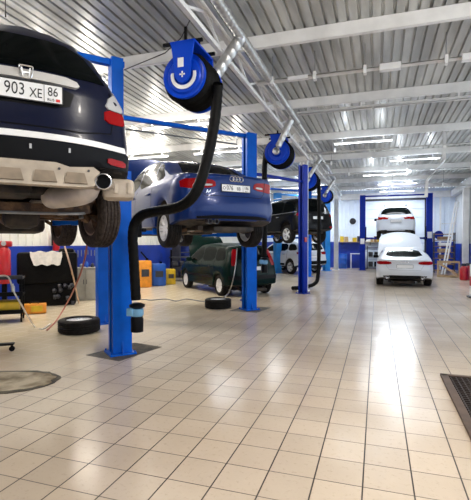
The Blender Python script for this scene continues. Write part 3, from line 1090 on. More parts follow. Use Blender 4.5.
    for s_ in (1, -1):
        hx = [Vector((X0_ + .22 + .055 * math.cos(a), s_ * .52 + .055 * math.sin(a), .14 + .030 * a / (2 * PI) * 1.6)) for a in [k * PI / 5 for k in range(46)]]
        MB().tube(hx, .009, 6).build('coil_spring', M['rust'], root)
        MB().cyl((X0_ - .14, s_ * .58, .12), (X0_ - .06, s_ * .56, .48), .026, 12).cyl((X0_ - .11, s_ * .572, .24), (X0_ - .06, s_ * .56, .48), .036, 12).build('shock_absorber', M['grey'], root)
        MB().tube(smooth_path([(X0_ - .05, s_ * .60, .16), (X0_ - .25, s_ * .52, .26), (X0_ - .18, s_ * .40, .30)], 5), .010, 6).build('brake_hose', M['black'], root)
        MB().bar((X0_ + .02, s_ * .10, .15), (X0_ + .0, s_ * .60, .15), .045, .045).build('lateral_link', M['rust'], root)
    MB().tube(smooth_path([(X0_ - .05, .62, .20), (X0_ - .42, .52, .15), (X0_ - .45, 0, .14), (X0_ - .42, -.52, .15), (X0_ - .05, -.62, .20)], 6), .014, 8).build('stabiliser_bar', M['grey'], root)
    hs_ = MB().box((X0_ + .35, -.28, .30), (.55, .34, .03), bevel=.01)
    for k in range(5):
        hs_.box((X0_ + .13 + .11 * k, -.28, .28), (.02, .30, .02))
    hs_.build('heat_shield', M['muffler'], root, smooth=0)
    MB().box((X0_ + .05, -.02, .14), (.36, .34, .26), bevel=.08).build('rear_differential', M['under'], root)
    MB().box((c.xf - .15, 0, .18), (.9, .9, .34), bevel=.08).build('gearbox', M['under'], root)
    # heat shield / floor pan in dirty pressed steel
    MB().box((-L / 2 + .62, .25, .33), (.50, .62, .14), bevel=.05).build('spare_wheel_well', M['under'], root)
    wheels4(c, .355, z=.165, rimr=.225, wd=.225, rimmat=M['darkrim'], steer=.20, tyremat=M['dusty_tyre'], discmat=M['rust'])
    MB().cyl((-2.02, .13, 1.68), (-2.05, .13, 1.86), .007, 8).build('aerial', M['black'], root)
    mirrors(c, .75, 1.12, M['navy'])
    return c
honda()

# ---- blue saloon on the second lift
def audi_a4():
    L, W = 4.70, 1.83
    hd = HEAD
    p = from_rear((-2.08, 6.37), L, hd)
    root = root_at('raised_sedan', 'blue sedan with open bonnet raised on the second lift', 'car', p, 1.55, hd)
    c = Car(L=L, W=W, xr=-L / 2 + .90, xf=L / 2 - .85, R=.355, z0=.22, sill=.24, wz=.32,
            rear=[(.2, .10), (.35, .03), (.5, 0), (.62, .0), (.70, .06), (.85, .07), (1.02, .04), (1.08, .06)],
            front=[(.2, .08), (.4, 0), (.65, .06), (.8, .15)],
            top=[(-L / 2, 1.05), (-2.0, 1.07), (-1.75, 1.09), (-1.05, 1.43), (-.55, 1.52), (0, 1.54), (.45, 1.46), (1.15, 1.02), (1.4, .97), (L / 2 - .2, .82), (L / 2, .74)],
            belt=[(-L / 2, .99), (-1.5, 1.0), (0, .93), (1.2, .88), (L / 2, .68)],
            tumble=.34, cr=.5, cd=.22, bow=.14, crown=.035, roof_r=.09)
    c.build_body(root, M['audi_blue'])
    c.patch('rear_window', [('T', [(-1.66, -.60), (-1.66, .60), (-1.02, .48), (-1.02, -.48)])], M['glass'], .006)
    c.patch('side_window', c.sides([(-1.45, 1.05), (-.95, 1.02), (-.95, 1.37), (-1.15, 1.30)]), M['glass'], .004)
    c.patch('side_window', c.sides([(-.90, 1.01), (-.05, .98), (-.05, 1.44), (-.5, 1.43), (-.90, 1.385)]), M['glass'], .004)
    c.patch('side_window', c.sides([(.0, .98), (1.02, .95), (.45, 1.33), (.0, 1.43)]), M['glass'], .004)
    c.patch('windscreen', [('T', [(.50, -.50), (.50, .50), (1.15, .60), (1.15, -.60)])], M['glass'], .006)
    for s_ in (1, -1):
        ax = 'L' if s_ > 0 else 'S'
        c.patch('tail_lamp', [('R', [(s_ * .34, .83), (s_ * .84, .80), (s_ * .85, .95), (s_ * .60, .965), (s_ * .36, .94)])], M['red_lamp'], .008)
        c.strip('lamp_divider', 'R', [(s_ * .60, .825), (s_ * .60, .965)], .012, M['blackpaint'], .011)
        c.patch('lamp_insert', [('R', [(s_ * .40, .855), (s_ * .56, .85), (s_ * .56, .882), (s_ * .40, .882)])], M['clear_lamp'], .0095)
    c.strip('boot_seam', 'R', [(-.60, .93), (-.60, .79), (-.50, .70), (.50, .70), (.60, .79), (.60, .93)], .009, M['black'], .002)
    c.patch('plate_recess', [('R', [(-.30, .745), (.30, .745), (.33, .88), (-.33, .88)])], M['audi_blue'], .003)
    number_plate(c, .83, .05, [('O', .075, -.215, -.006, M['ink'], .85), ('076', .10, -.115, 0, M['ink'], .80), ('BB', .075, .045, -.006, M['ink'], .85), ('186', .070, .190, .010, M['ink'], .8), ('RUS', .026, .185, -.040, M['ink'], 1)])
    audi_rings(c, .975, .038)
    h = c.hit('R', .46, .77)
    text_mesh('A4', .075, M['chrome'], 'model_badge', root, basis((h.x - .006, .46, .765), (0, -1, 0), (0, 0, 1), (-1, 0, 0)), .003)
    c.patch('rear_diffuser', [('R', [(-.62, .30), (.62, .30), (.66, .40), (-.66, .40)])], M['black'], .008)
    for y in (.47, .36):
        t = MB().lathe([(.03, .12), (.038, .08), (.04, 0), (.034, 0), (.03, .08)], 'X', n=18).build('exhaust_tip', M['darkgrey'], root)
        t.location = (-L / 2 + .02, y, .30)
    for ss in ([(-.92, .98), (-.92, .45), (-1.0, .33)], [(-.02, .95), (-.02, .30)], [(1.02, .92), (.95, .32)]):
        c.strip('door_seam', 'L', ss, .008, M['black'], .002)
        c.strip('door_seam', 'S', ss, .008, M['black'], .002)
    for x in (-.78, .12):
        for s_ in (1, -1):
            hh = c.hit('L' if s_ > 0 else 'S', x, .83)
            MB().box((x, hh.y + s_ * .018, .83), (.17, .03, .025), bevel=.008).build('door_handle', M['audi_blue'], root)
    c.patch('engine_bay', [('T', [(1.30, -.62), (1.30, .62), (2.0, .52), (2.0, -.52)])], M['black'], .006)
    open_hood(c, 1.22, 1.0, 1.08, 1.46, math.radians(62), M['audi_blue'])
    underbody(c, .1)
    MB().box((-L / 2 + .45, -.25, .20), (.35, .5, .09), bevel=.05).build('silencer', M['under'], root)
    MB().box((-.6, 0, .20), (1.6, 1.1, .05), bevel=.02).build('floor_shield', M['muffler'], root)
    wheels4(c, .325, z=.215, rimr=.215, wd=.225, spokes=7)
    mirrors(c, .78, 1.0, M['audi_blue'])
audi_a4()

# ---- dark green hatchback on the floor behind
def green_hatch():
    L, W = 4.02, 1.72
    fl_, rl, rr_ = Vector((-6.02, 13.05)), Vector((-4.35, 11.50)), Vector((-3.20, 12.70))
    mid = (rl + rr_) / 2
    hd = math.radians(137.5)
    f = Vector((math.cos(hd), math.sin(hd)))
    ctr = mid + f * (L / 2 - .72)
    root = root_at('green_hatchback', 'dark green hatchback parked on the floor with its bonnet up', 'car', ctr, 0, hd)
    c = Car(L=L, W=W, xr=-L / 2 + .72, xf=-L / 2 + .72 + 2.49, R=.34, z0=.22, sill=.25, wz=.30,
            rear=[(.2, .08), (.35, .0), (.60, .0), (.66, .05), (.95, .08), (1.1, .12), (1.4, .28), (1.55, .36)],
            front=[(.2, .08), (.4, 0), (.7, .06), (.9, .2)],
            top=[(-L / 2, 1.46), (-1.3, 1.50), (-.4, 1.53), (.2, 1.50), (.6, 1.36), (1.05, 1.05), (1.25, 1.0), (1.7, .92), (L / 2, .78)],
            belt=[(-L / 2, .98), (-.8, .95), (.6, .90), (1.2, .86), (L / 2, .70)],
            tumble=.30, cr=.42, cd=.15, bow=.10, crown=.03, roof_r=.09)
    c.build_body(root, M['green'])
    c.patch('rear_window', [('R', [(-.60, 1.03), (.60, 1.03), (.54, 1.38), (-.54, 1.38)])], M['glass'], .006)
    c.patch('side_window', c.sides([(-1.62, 1.03), (-1.0, 1.0), (-1.0, 1.38), (-1.45, 1.37)]), M['glass'], .004)
    c.patch('side_window', c.sides([(-.93, 1.0), (-.12, .97), (-.12, 1.42), (-.93, 1.39)]), M['glass'], .004)
    c.patch('side_window', c.sides([(-.05, .97), (.92, .94), (.50, 1.30), (-.05, 1.42)]), M['glass'], .004)
    for s_ in (1, -1):
        ax = 'L' if s_ > 0 else 'S'
        c.patch('tail_lamp', [('R', [(s_ * .58, .88), (s_ * .73, .88), (s_ * .62, 1.34), (s_ * .48, 1.34)])], M['red_lamp'], .010)
    number_plate(c, .80, .05)
    c.patch('bumper_moulding', [('R', [(-.80, .50), (.80, .50), (.80, .60), (-.80, .60)])], M['black'], .012, rnd=0)
    c.patch('side_moulding', c.sides([(-.92, .50), (.95, .50), (.95, .57), (-.92, .57)]), M['black'], .008, rnd=0)
    for ss in ([(-.96, 1.0), (-.96, .7), (-1.05, .5)], [(-.085, .97), (-.085, .3)], [(.95, .92), (.95, .3)]):
        c.strip('door_seam', 'L', ss, .010, M['black'], .003)
    for x in (-.78, .10):
        hh = c.hit('L', x, .84)
        MB().box((x, hh.y + .015, .84), (.16, .03, .025), bevel=.008).build('door_handle', M['black'], root)
    c.patch('engine_bay', [('T', [(1.15, -.60), (1.15, .60), (1.8, .52), (1.8, -.52)])], M['black'], .006)
    open_hood(c, 1.05, 1.02, 1.0, 1.40, math.radians(58), M['green'])
    underbody(c)
    wheels4(c, .30, z=.30, rimr=.20, wd=.19, spokes=7)
    mirrors(c, .72, 1.0, M['green'])
green_hatch()

# ---- black off-roader on the lift further back
def suv_shape(L, W, H, **k):
    return Car(L=L, W=W, xr=-L / 2 + .92, xf=L / 2 - .88, R=.40, z0=.36, sill=.38, wz=.37,
            rear=[(.3, .10), (.45, .02), (.70, 0), (.78, .06), (1.05, .08), (1.2, .12), (1.5, .30), (H - .02, .42)],
            front=[(.3, .08), (.5, 0), (.8, .06), (1.1, .2)],
            top=[(-L / 2, H - .05), (-1.5, H - .01), (-.5, H), (.2, H - .03), (.6, H - .16), (1.1, H - .52), (1.25, H - .58), (1.9, H - .68), (L / 2, H - .82)],
            belt=[(-L / 2, 1.10), (-.8, 1.07), (.7, 1.02), (1.3, .98), (L / 2, .82)],
            tumble=.30, cr=.42, cd=.16, bow=.10, crown=.03, roof_r=.09, **k)

def suv_common(c, paint, H):
    L = c.L
    c.patch('rear_window', [('R', [(-.64, 1.17), (.64, 1.17), (.56, H - .13), (-.56, H - .13)])], M['glass'], .006)
    c.patch('side_window', c.sides([(-L / 2 + .38, 1.17), (-1.12, 1.14), (-1.12, H - .14), (-L / 2 + .62, H - .15)]), M['glass'], .004)
    c.patch('side_window', c.sides([(-1.05, 1.14), (-.12, 1.11), (-.12, H - .12), (-1.05, H - .13)]), M['glass'], .004)
    c.patch('side_window', c.sides([(-.05, 1.11), (.98, 1.08), (.52, H - .26), (-.05, H - .12)]), M['glass'], .004)
    for ss in ([(-1.08, 1.12), (-1.08, .8), (-1.18, .6)], [(-.085, 1.1), (-.085, .44)], [(1.0, 1.05), (.95, .44)]):
        c.strip('door_seam', 'L', ss, .012, M['black'], .003)
    for x in (-.85, .12):
        hh = c.hit('L', x, .97)
        MB().box((x, hh.y + .018, .97), (.18, .03, .03), bevel=.008).build('door_handle', M['chrome'], c.root)

def black_suv():
    L, W, H = 4.65, 1.86, 1.76
    p = from_rear((-2.18, 16.98), L)
    root = root_at('raised_suv', 'black SUV raised on the lift behind the thin navy post', 'car', p, 1.60)
    c = suv_shape(L, W, H)
    c.build_body(root, M['blackpaint'])
    suv_common(c, M['blackpaint'], H)
    c.strip('window_trim', 'L', [(-L / 2 + .36, 1.15), (-1.08, 1.12), (.98, 1.06)], .022, M['chrome'], .006)
    for s_ in (1, -1):
        MB().tube([(-1.7, s_ * .60, H - .05), (-1.62, s_ * .60, H + .03), (.1, s_ * .60, H + .03), (.2, s_ * .60, H - .03)], .018, 8).build('roof_rail', M['satin'], root)
        ax = 'L' if s_ > 0 else 'S'
        c.patch('tail_lamp', [('R', [(s_ * .70, .98), (s_ * .90, .98), (s_ * .86, 1.10), (s_ * .74, 1.10)])], M['red_lamp'], .010)
        c.patch('fog_lamp', [('R', [(s_ * .62, .52), (s_ * .84, .52), (s_ * .84, .60), (s_ * .62, .60)])], M['red_lamp'], .012)
    number_plate(c, .92, .05)
    underbody(c, .1)
    wheels4(c, .36, z=.27, rimr=.245, wd=.23, spokes=5)
    mirrors(c, .80, 1.15, M['blackpaint'])
black_suv()

def white_suv():
    L, W, H = 4.45, 1.80, 1.62
    p = from_rear((-2.80, 20.75), L)
    root = root_at('white_crossover', 'white car on the floor below the raised black SUV', 'car', p, 0)
    c = suv_shape(L, W, H)
    c.build_body(root, M['whitepaint'])
    suv_common(c, M['whitepaint'], H)
    for s_ in (1, -1):
        ax = 'L' if s_ > 0 else 'S'
        c.patch('tail_lamp', [('R', [(s_ * .52, .96), (s_ * .88, .96), (s_ * .86, 1.10), (s_ * .56, 1.10)]), (ax, [(-L / 2, .96), (-L / 2 + .32, 1.0), (-L / 2 + .32, 1.08), (-L / 2, 1.10)])], M['red_lamp'], .010)
    c.patch('lower_bumper', [('R', [(-.86, .40), (.86, .40), (.86, .66), (-.86, .66)])], M['black'], .012, rnd=0)
    c.patch('sill_moulding', c.sides([(-1.0, .42), (1.0, .42), (1.0, .52), (-1.0, .52)]), M['black'], .008, rnd=0)
    number_plate(c, .86, .05)
    underbody(c)
    wheels4(c, .34, z=.34, rimr=.225, wd=.22, spokes=5)
    mirrors(c, .80, 1.12, M['whitepaint'])
white_suv()

# ---- white coupe on the floor in the aisle
def audi_a5():
    L, W = 4.62, 1.86
    root = root_at('white_coupe', 'white coupe on the aisle tiles with open bonnet and red tail lamps', 'car', (0.90, 15.55 + L / 2), 0, PI / 2)
    c = Car(L=L, W=W, xr=-L / 2 + .98, xf=L / 2 - .88, R=.355, z0=.20, sill=.23, wz=.32,
            rear=[(.2, .10), (.35, .03), (.5, 0), (.62, .0), (.70, .05), (.85, .06), (.94, .03), (1.0, .05)],
            front=[(.2, .08), (.4, 0), (.65, .06), (.8, .15)],
            top=[(-L / 2, .97), (-2.0, 1.0), (-1.85, 1.03), (-1.0, 1.28), (-.45, 1.36), (0, 1.37), (.4, 1.32), (1.1, 1.0), (1.35, .95), (L / 2 - .2, .80), (L / 2, .72)],
            belt=[(-L / 2, .90), (-1.5, .94), (0, .90), (1.2, .86), (L / 2, .66)],
            tumble=.46, cr=.5, cd=.18, bow=.12, crown=.035, roof_r=.09)
    c.build_body(root, M['whitepaint'])
    c.patch('rear_window', [('R', [(-.64, 1.035), (.64, 1.035), (.50, 1.28), (-.50, 1.28)])], M['glass'], .006)
    c.patch('side_window', c.sides([(-1.4, 1.01), (-.45, .97), (-.45, 1.27), (-1.0, 1.22)]), M['glass'], .004)
    c.patch('side_window', c.sides([(-.40, .97), (.98, .93), (.42, 1.22), (-.40, 1.28)]), M['glass'], .004)
    for s_ in (1, -1):
        ax = 'L' if s_ > 0 else 'S'
        c.patch('tail_lamp', [('R', [(s_ * .42, .79), (s_ * .90, .77), (s_ * .90, .90), (s_ * .44, .885)]), (ax, [(-2.26, .78), (-1.98, .84), (-1.96, .88), (-2.26, .90)])], M['red_lamp'], .008)
    c.strip('boot_seam', 'R', [(-.62, .91), (-.60, .75), (-.50, .60), (.50, .60), (.60, .75), (.62, .91)], .010, M['grey'], .002)
    number_plate(c, .72, .05)
    audi_rings(c, .885, .04)
    c.patch('rear_diffuser', [('R', [(-.66, .30), (.66, .30), (.72, .415), (-.72, .415)])], M['black'], .008)
    for s_ in (1, -1):
        t = MB().lathe([(.03, .12), (.055, .08), (.06, 0), (.052, 0), (.04, .08)], 'X', n=18).build('exhaust_tip', M['chrome'], root)
        t.location = (-L / 2 + .04, s_ * .56, .345)
    open_hood(c, 1.12, 0.97, 1.22, 1.74, math.radians(54), M['whitepaint'], bow=.09)
    underbody(c)
    wheels4(c, .325, z=.325, rimr=.22, wd=.24, spokes=5)
    mirrors(c, .72, .98, M['blackpaint'])
audi_a5()

def white_hatch():
    L, W, H = 4.30, 1.82, 1.66
    root = root_at('raised_hatchback', 'white hatchback raised on the far lift above the white coupe', 'car', (0.86, 21.9 + L / 2), 1.78, PI / 2)
    c = Car(L=L, W=W, xr=-L / 2 + .80, xf=L / 2 - .85, R=.36, z0=.24, sill=.27, wz=.33,
            rear=[(.2, .10), (.35, .0), (.62, .0), (.70, .05), (.98, .08), (1.10, .14), (1.40, .40), (1.60, .62)],
            front=[(.2, .08), (.4, 0), (.7, .06), (.9, .2)],
            top=[(-L / 2, 1.54), (-1.2, 1.62), (-.3, H), (.2, 1.62), (.6, 1.42), (1.15, 1.0), (1.3, .96), (1.8, .88), (L / 2, .75)],
            belt=[(-L / 2, .98), (-.8, .95), (.6, .90), (1.2, .86), (L / 2, .70)],
            tumble=.38, cr=.5, cd=.22, bow=.16, crown=.04, roof_r=.13, rear_zone=1.3)
    c.build_body(root, M['whitepaint'])
    c.patch('rear_window', [('R', [(-.72, 1.12), (.72, 1.12), (.62, 1.34), (.46, 1.48), (-.46, 1.48), (-.62, 1.34)])], M['glass'], .006)
    c.patch('side_window', c.sides([(-1.45, 1.08), (-.1, 1.04), (-.1, 1.50), (-1.15, 1.46)]), M['glass'], .004)
    c.patch('side_window', c.sides([(-.05, 1.03), (1.0, .97), (.50, 1.32), (-.05, 1.50)]), M['glass'], .004)
    for s_ in (1, -1):
        ax = 'L' if s_ > 0 else 'S'
        c.patch('tail_lamp', [('R', [(s_ * .62, .88), (s_ * .88, .88), (s_ * .86, 1.04), (s_ * .66, 1.0)]), (ax, [(-2.1, .88), (-1.85, .92), (-1.8, 1.0), (-2.1, 1.02)])], M['red_lamp'], .010)
    number_plate(c, .80, .05)
    c.patch('lower_bumper', [('R', [(-.80, .28), (.80, .28), (.80, .38), (-.80, .38)])], M['black'], .010, rnd=0)
    underbody(c)
    wheels4(c, .32, z=.24, rimr=.21, wd=.21, spokes=5)
    mirrors(c, .80, 1.02, M['blackpaint'])
    for s_ in (1, -1):
        MB().tube([(-1.2, s_ * .50, 1.58), (-1.1, s_ * .52, 1.65), (0, s_ * .52, 1.67), (.1, s_ * .52, 1.60)], .015, 8).build('roof_rail', M['black'], root)
white_hatch()

# ------------------------------------------------------------ two-post lifts
def lift(pa, pb, label, m, wd=.30, dp=.26, H=4.0, car_z=None, beam_z=None, pit=None, arms=True, ext=None):
    """columns at pa and pb (ground points); C-sections opening towards each other"""
    pa, pb = Vector((pa[0], pa[1], 0)), Vector((pb[0], pb[1], 0))
    d = (pb - pa)
    span = d.length
    mid = (pa + pb) / 2
    ang = math.atan2(d.y, d.x)
    t = thing('two_post_lift', label, 'car lift', mid, ang)
    for k, s_ in enumerate((-1, 1)):
        x = s_ * span / 2
        c = MB()
        # C-section: outer web, two flanges, two lips (opening towards the car)
        prof = [(x + s_ * wd / 2, -dp / 2), (x + s_ * wd / 2, dp / 2), (x - s_ * wd / 2, dp / 2), (x - s_ * wd / 2, dp / 2 - .07), (x - s_ * (wd / 2 - .018), dp / 2 - .07),
                (x - s_ * (wd / 2 - .018), dp / 2 - .018), (x + s_ * (wd / 2 - .018), dp / 2 - .018), (x + s_ * (wd / 2 - .018), -dp / 2 + .018),
                (x - s_ * (wd / 2 - .018), -dp / 2 + .018), (x - s_ * (wd / 2 - .018), -dp / 2 + .07), (x - s_ * wd / 2, -dp / 2 + .07), (x - s_ * wd / 2, -dp / 2)]
        c.prism(prof, 'Z', 0.02, ext or H)
        if ext:
            c.box((x - s_ * .045, 0, (ext + H) / 2), (wd - .10, dp - .05, H - ext))
        col = c.build('column', m, t, smooth=0)
        bp = MB().box((x, 0, .012), (wd + .10, dp + .12, .024), bevel=.004)
        for sx in (-1, 1):
            for sy in (-1, 1):
                bp.cyl((x + sx * (wd / 2 + .03), sy * (dp / 2 + .04), .02), (x + sx * (wd / 2 + .03), sy * (dp / 2 + .04), .05), .012, 8)
            bp.prism([(sx * (dp / 2), .02), (sx * (dp / 2 + .045), .02), (sx * (dp / 2), .18)], 'X', x - .01, x + .01)
        bp.build('base_plate', m, col, smooth=0)
        if car_z is not None:
            cz = car_z + .16
            g_ = MB().box((x - s_ * wd * .42, 0, cz + .25), (wd * .5, dp * .55, .78), bevel=.01)
            g_.box((x - s_ * (wd / 2 + .05), 0, cz), (.14, dp * 1.1, .13), bevel=.01)
            g_.build('carriage', M['black'], col, smooth=0)
            if arms:
                for sy in (-1, 1):
                    a = MB()
                    p0 = Vector((x - s_ * (wd / 2 + .05), sy * dp * .35, cz))
                    p1 = Vector((x - s_ * (wd / 2 + .55), sy * .95, cz))
                    a.bar(p0, p0.lerp(p1, .62), .10, .09)
                    a.bar(p0.lerp(p1, .5), p1, .075, .065)
                    a.cyl(p1 + Vector((0, 0, -.04)), p1 + Vector((0, 0, .07)), .055, 14)
                    a.build('swing_arm', m, col, smooth=0)
    bz = beam_z or H - .06
    b = MB().box((0, 0, bz), (span + wd * .5, .09, .08), bevel=.006)
    b.build('crossbeam', m, t, smooth=0)
    return t

w_ = Vector((.656, .755, 0))
h_ = Vector((-.755, .656, 0))
P1 = Vector((-3.365, 5.07, 0))
# lift 1
L1 = lift((P1 - w_ * 3.15)[:2], P1[:2], 'blue two-post lift holding the dark navy SUV in the foreground', M['lift_blue'], wd=.26, dp=.23, H=4.02, car_z=1.66, ext=2.5)
cradle = MB().box((0, 0, 0), (.16, .20, .24), bevel=.02).box((.09, -.05, -.02), (.06, .22, .05), bevel=.01).build('hose_cradle', M['black'], L1, smooth=0)
cradle.location = (3.15 / 2 + .20, -.02, 1.72)
gd = MB().box((0, 0, 0), (.03, .07, 1.0)).build('cable_guard', M['black'], L1, smooth=0)
gd.location = (3.15 / 2 + .15, -.04, 1.28)
# lift 2
P2a, P2 = Vector((-4.92, 6.88, 0)), Vector((-2.77, 9.33, 0))
L2 = lift(P2a[:2], P2[:2], 'blue two-post lift holding the blue sedan', M['lift_blue'], wd=.26, dp=.23, H=4.0, car_z=1.55)
m2 = (P2a + P2) / 2
sw = MB()
sp2 = (P2 - P2a).length
sw.cyl((-sp2 / 2 + .35, -.02, 3.72), (sp2 / 2 - .35, -.02, 3.72), .02, 8)
for x in (-sp2 / 2 + .35, sp2 / 2 - .35):
    sw.bar((x, -.02, 3.70), (x, -.02, 3.90), .02, .03)
sw.build('limit_bar', M['grey'], L2)
# lift 3, thin navy columns
L3 = lift((-3.22, 10.75), (-2.12, 12.82), 'thin navy two-post lift standing empty behind the green hatchback', M['lift_navy'], wd=.20, dp=.20, H=3.86, beam_z=3.36)
MB().box(((Vector((-2.12, 12.82)) - Vector((-3.22, 10.75))).length / 2 - .02, -.115, 1.62), (.10, .03, .14), bevel=.01).build('control_box', M['red'], L3, smooth=0)
# lift 4
P4 = Vector((-3.02, 19.3, 0))
L4 = lift((P4 - w_ * 3.3)[:2], P4[:2], 'blue two-post lift holding the black SUV', M['lift_blue'], wd=.32, dp=.28, H=3.9, car_z=1.60)
# lift 5
P5 = Vector((-4.80, 21.2, 0))
L5 = lift(P5[:2], (P5 + w_ * 3.3)[:2], 'light blue two-post lift over the white car on the floor', M['lift_light'], wd=.32, dp=.28, H=4.05)
# far lift
L6 = lift((-.78, 24.9), (2.64, 24.9), 'navy two-post lift at the far end holding the white hatchback', M['lift_navy'], wd=.30, dp=.28, H=4.18, car_z=1.62)
MB().box((1.71, -.155, 1.95), (.22, .02, .34)).build('notice', M['white'], L6, smooth=0)
MB().box((-1.71, -.155, 1.62), (.22, .02, .30)).build('notice', M['white'], L6, smooth=0)

# oily patches around the column feet
def patch_disc(name, label, poly, m, z=.004, cat='stain'):
    o = MB().prism(poly, 'Z', 0.0005, z).build(name, m, smooth=0)
    return tag(o, label, cat)
struct(patch_disc('trim_40', None, [(-3.74, 4.82), (-3.14, 4.70), (-2.98, 5.55), (-3.50, 5.66)], M['dirt'], .003, None), 'oily square foundation patch around the nearest lift column')
struct(patch_disc('trim_41', None, [(-3.15, 9.0), (-2.5, 8.95), (-2.35, 9.75), (-3.0, 9.8)], M['dirt'], .003, None), 'oily foundation patch around the second lift column')

# ------------------------------------------------------------ exhaust hose reels
def reel(Y, label, branch_from, front_hub, hose_pts, nozzle=None, R=.29, Z=3.62, ztilt=0.0):
    X = -2.2
    t = thing('exhaust_hose_reel', label, 'hose reel', (X, Y, Z), ztilt, 'blue exhaust hose reels under the lattice girder')
    def plate():
        # rounded disc with a raised rim and pressed ring
        return [(0, 0.0), (.10, 0.0), (.12, -.02), (.20, -.02), (.22, 0.0), (R - .03, 0.0), (R, -.02), (R, .03), (0, .03)]
    d1 = MB().lathe([(r, -.24 + h) for r, h in plate()], 'Y', n=40).build('side_disc', M['reel_blue'], t)
    d2 = MB().lathe([(r * (R + .035) / R, .24 - h) for r, h in plate()], 'Y', n=40).build('side_disc', M['reel_blue'], t)
    co = MB()
    n = 4
    pts = []
    prof = [(.10, -.21)]
    for k in range(n):
        a = -.205 + .41 * k / n
        for j in range(7):
            th = PI * j / 6
            prof.append((R - .05 + .075 * math.sin(th) + .02, a + .41 / n * j / 6))
    prof += [(.10, .21)]
    co.lathe(prof, 'Y', n=36)
    co.build('coiled_hose', M['rubber'], t)
    # hanger: faceplate from the top down to the hub
    f = MB()
    f.prism([(-.15, .38), (.15, .38), (.115, .14), (.10, -.02), (.06, -.08), (0, -.10), (-.06, -.08), (-.10, -.02), (-.115, .14)], 'Y', -.30, -.275)
    f.prism([(-.16, .38), (.16, .38), (.16, .12), (.07, -.09), (-.07, -.09), (-.16, .12)], 'Y', .275, .30)
    f.box((0, 0, .385), (.32, .60, .025))
    f.build('hanger', M['reel_blue'], t, smooth=0)
    sl = MB()
    # white crescent and label on the face
    if front_hub is False:
        R1, R2 = .128, .165
        a0, a1 = PI * 0.93, PI * 2.07
        A = [(R2 * math.cos(a0 + (a1 - a0) * k / 18), R2 * math.sin(a0 + (a1 - a0) * k / 18)) for k in range(19)]
        B = [(R1 * math.cos(a0 + (a1 - a0) * k / 18), .010 + R1 * math.sin(a0 + (a1 - a0) * k / 18)) for k in range(19)]
        sl.prism(A + B[::-1], 'Y', -.272, -.262)
        sl.build('crescent_mark', M['white'], t, smooth=0)
        s2 = MB().box((-.02, -.303, .14), (.075, .006, .11)).box((.0, -.303, .0), (.07, .006, .016)).box((.0, -.303, .0), (.016, .006, .07))
        s2.build('label_mark', M['white'], t, smooth=0)
    else:
        hb = MB().lathe([(.06, -.275), (.085, -.30), (.085, -.36), (.05, -.37)], 'Y', n=24)
        hb.build('hub', M['duct'], t)
    for y in (-.2, .2):
        br = MB()
        br.bar((-.30, y, .42), (.22, y, .42), .035, .035)
        br.bar((0, y, .42), (0, y, 4.12 - Z), .03, .03)
        br.build('bracket', M['black'], t, smooth=0)
    # duct branch
    q = MB()
    o = Vector((X, Y, Z))
    y = -.36 if front_hub else .36
    bp = Vector((0.0, y, 0.0))
    q.tube([bp + Vector((-.0, 0, 0)), bp + Vector((.06, .0, .05))], .08, 16)
    spiral(q, bp + Vector((.0, 0, .0)), Vector(branch_from) - o, .078 if not front_hub else .07, .12)
    q.build('duct_branch', M['duct'], t)
    hs = MB()
    P = smooth_path([Vector(p) - o for p in hose_pts], 10)
    rs = [.062 + (.004 if k % 2 else 0) for k in range(len(P))]
    hs.tube(P, rs, 14)
    hs.build('hanging_hose', M['rubber'], t)
    if nozzle:
        e = Vector(nozzle) - o
        nz = MB()
        nz.lathe([(.055, 0), (.10, -.02), (.10, -.05), (.06, -.07)], 'Z', e, 20)
        nz.lathe([(.062, -.15), (.082, -.20), (.080, -.37), (.070, -.37), (.06, -.20)], 'Z', e, 20)
        nz.build('nozzle', M['black'], t)
        MB().lathe([(.07, -.07), (.085, -.08), (.085, -.15), (.07, -.17)], 'Z', e, 20).box(e + Vector((-.05, -.08, -.11)), (.09, .05, .10), bevel=.01).build('nozzle_collar', M['paleblue'], t)
    return t

def px(x, y, Y=None, dist=None):
    """a point in the hall on the line of sight of a pixel; used once to read positions off the photograph"""
    f = 426.17
    F = Vector((math.sin(-.3209) * math.cos(-.0163), math.cos(-.3209) * math.cos(-.0163), math.sin(-.0163)))
    R_ = Vector((math.cos(-.3209), -math.sin(-.3209), 0))
    U = R_.cross(F)
    d = F + R_ * (x - 235.5) / f + U * (250 - y) / f
    C0 = Vector((0, 0, 1.52))
    if Y is not None: return C0 + d * (Y / d.y)
    return C0 + d * dist

dp_ = [px(445, 133, Y=13.0), px(444, 160, Y=13.0), px(427, 181, Y=13.0), px(426, 197, Y=13.0)]
pipe_thing('heating_pipe', 'white pipe dropping from the roof with a slanting middle run', 'pipe',
           [(dp_[0].x, 13.0, ZC - .002)] + dp_, 0.045)
hose1 = [px(218, 84, dist=5.15), px(215, 118, dist=5.1), px(208, 155, dist=5.05), px(197, 190, dist=5.0), px(181, 206, dist=5.1), px(158, 211, dist=5.3), px(141, 216, dist=5.45), px(133, 230, dist=5.5), px(134, 262, dist=5.5), px(136, 300, dist=5.5)]
n1 = px(137, 303, dist=5.5)
reel(4.92, 'large blue hose reel nearest the viewer, black hose looping across the blue sedan', (XD, 5.60, ZD), False, hose1, n1, R=.27, Z=3.52)
x2 = -2.2
reel(9.9, 'second blue hose reel, right of the raised blue sedan', (XD - .05, 9.55, ZD), True,
     [(x2 - .33, 9.9, 3.66), (x2 - .36, 9.9, 3.3), (x2 - .37, 9.95, 2.8), (x2 - .38, 10.0, 2.0), (x2 - .39, 10.0, 1.2)], (x2 - .39, 10.0, 1.18))
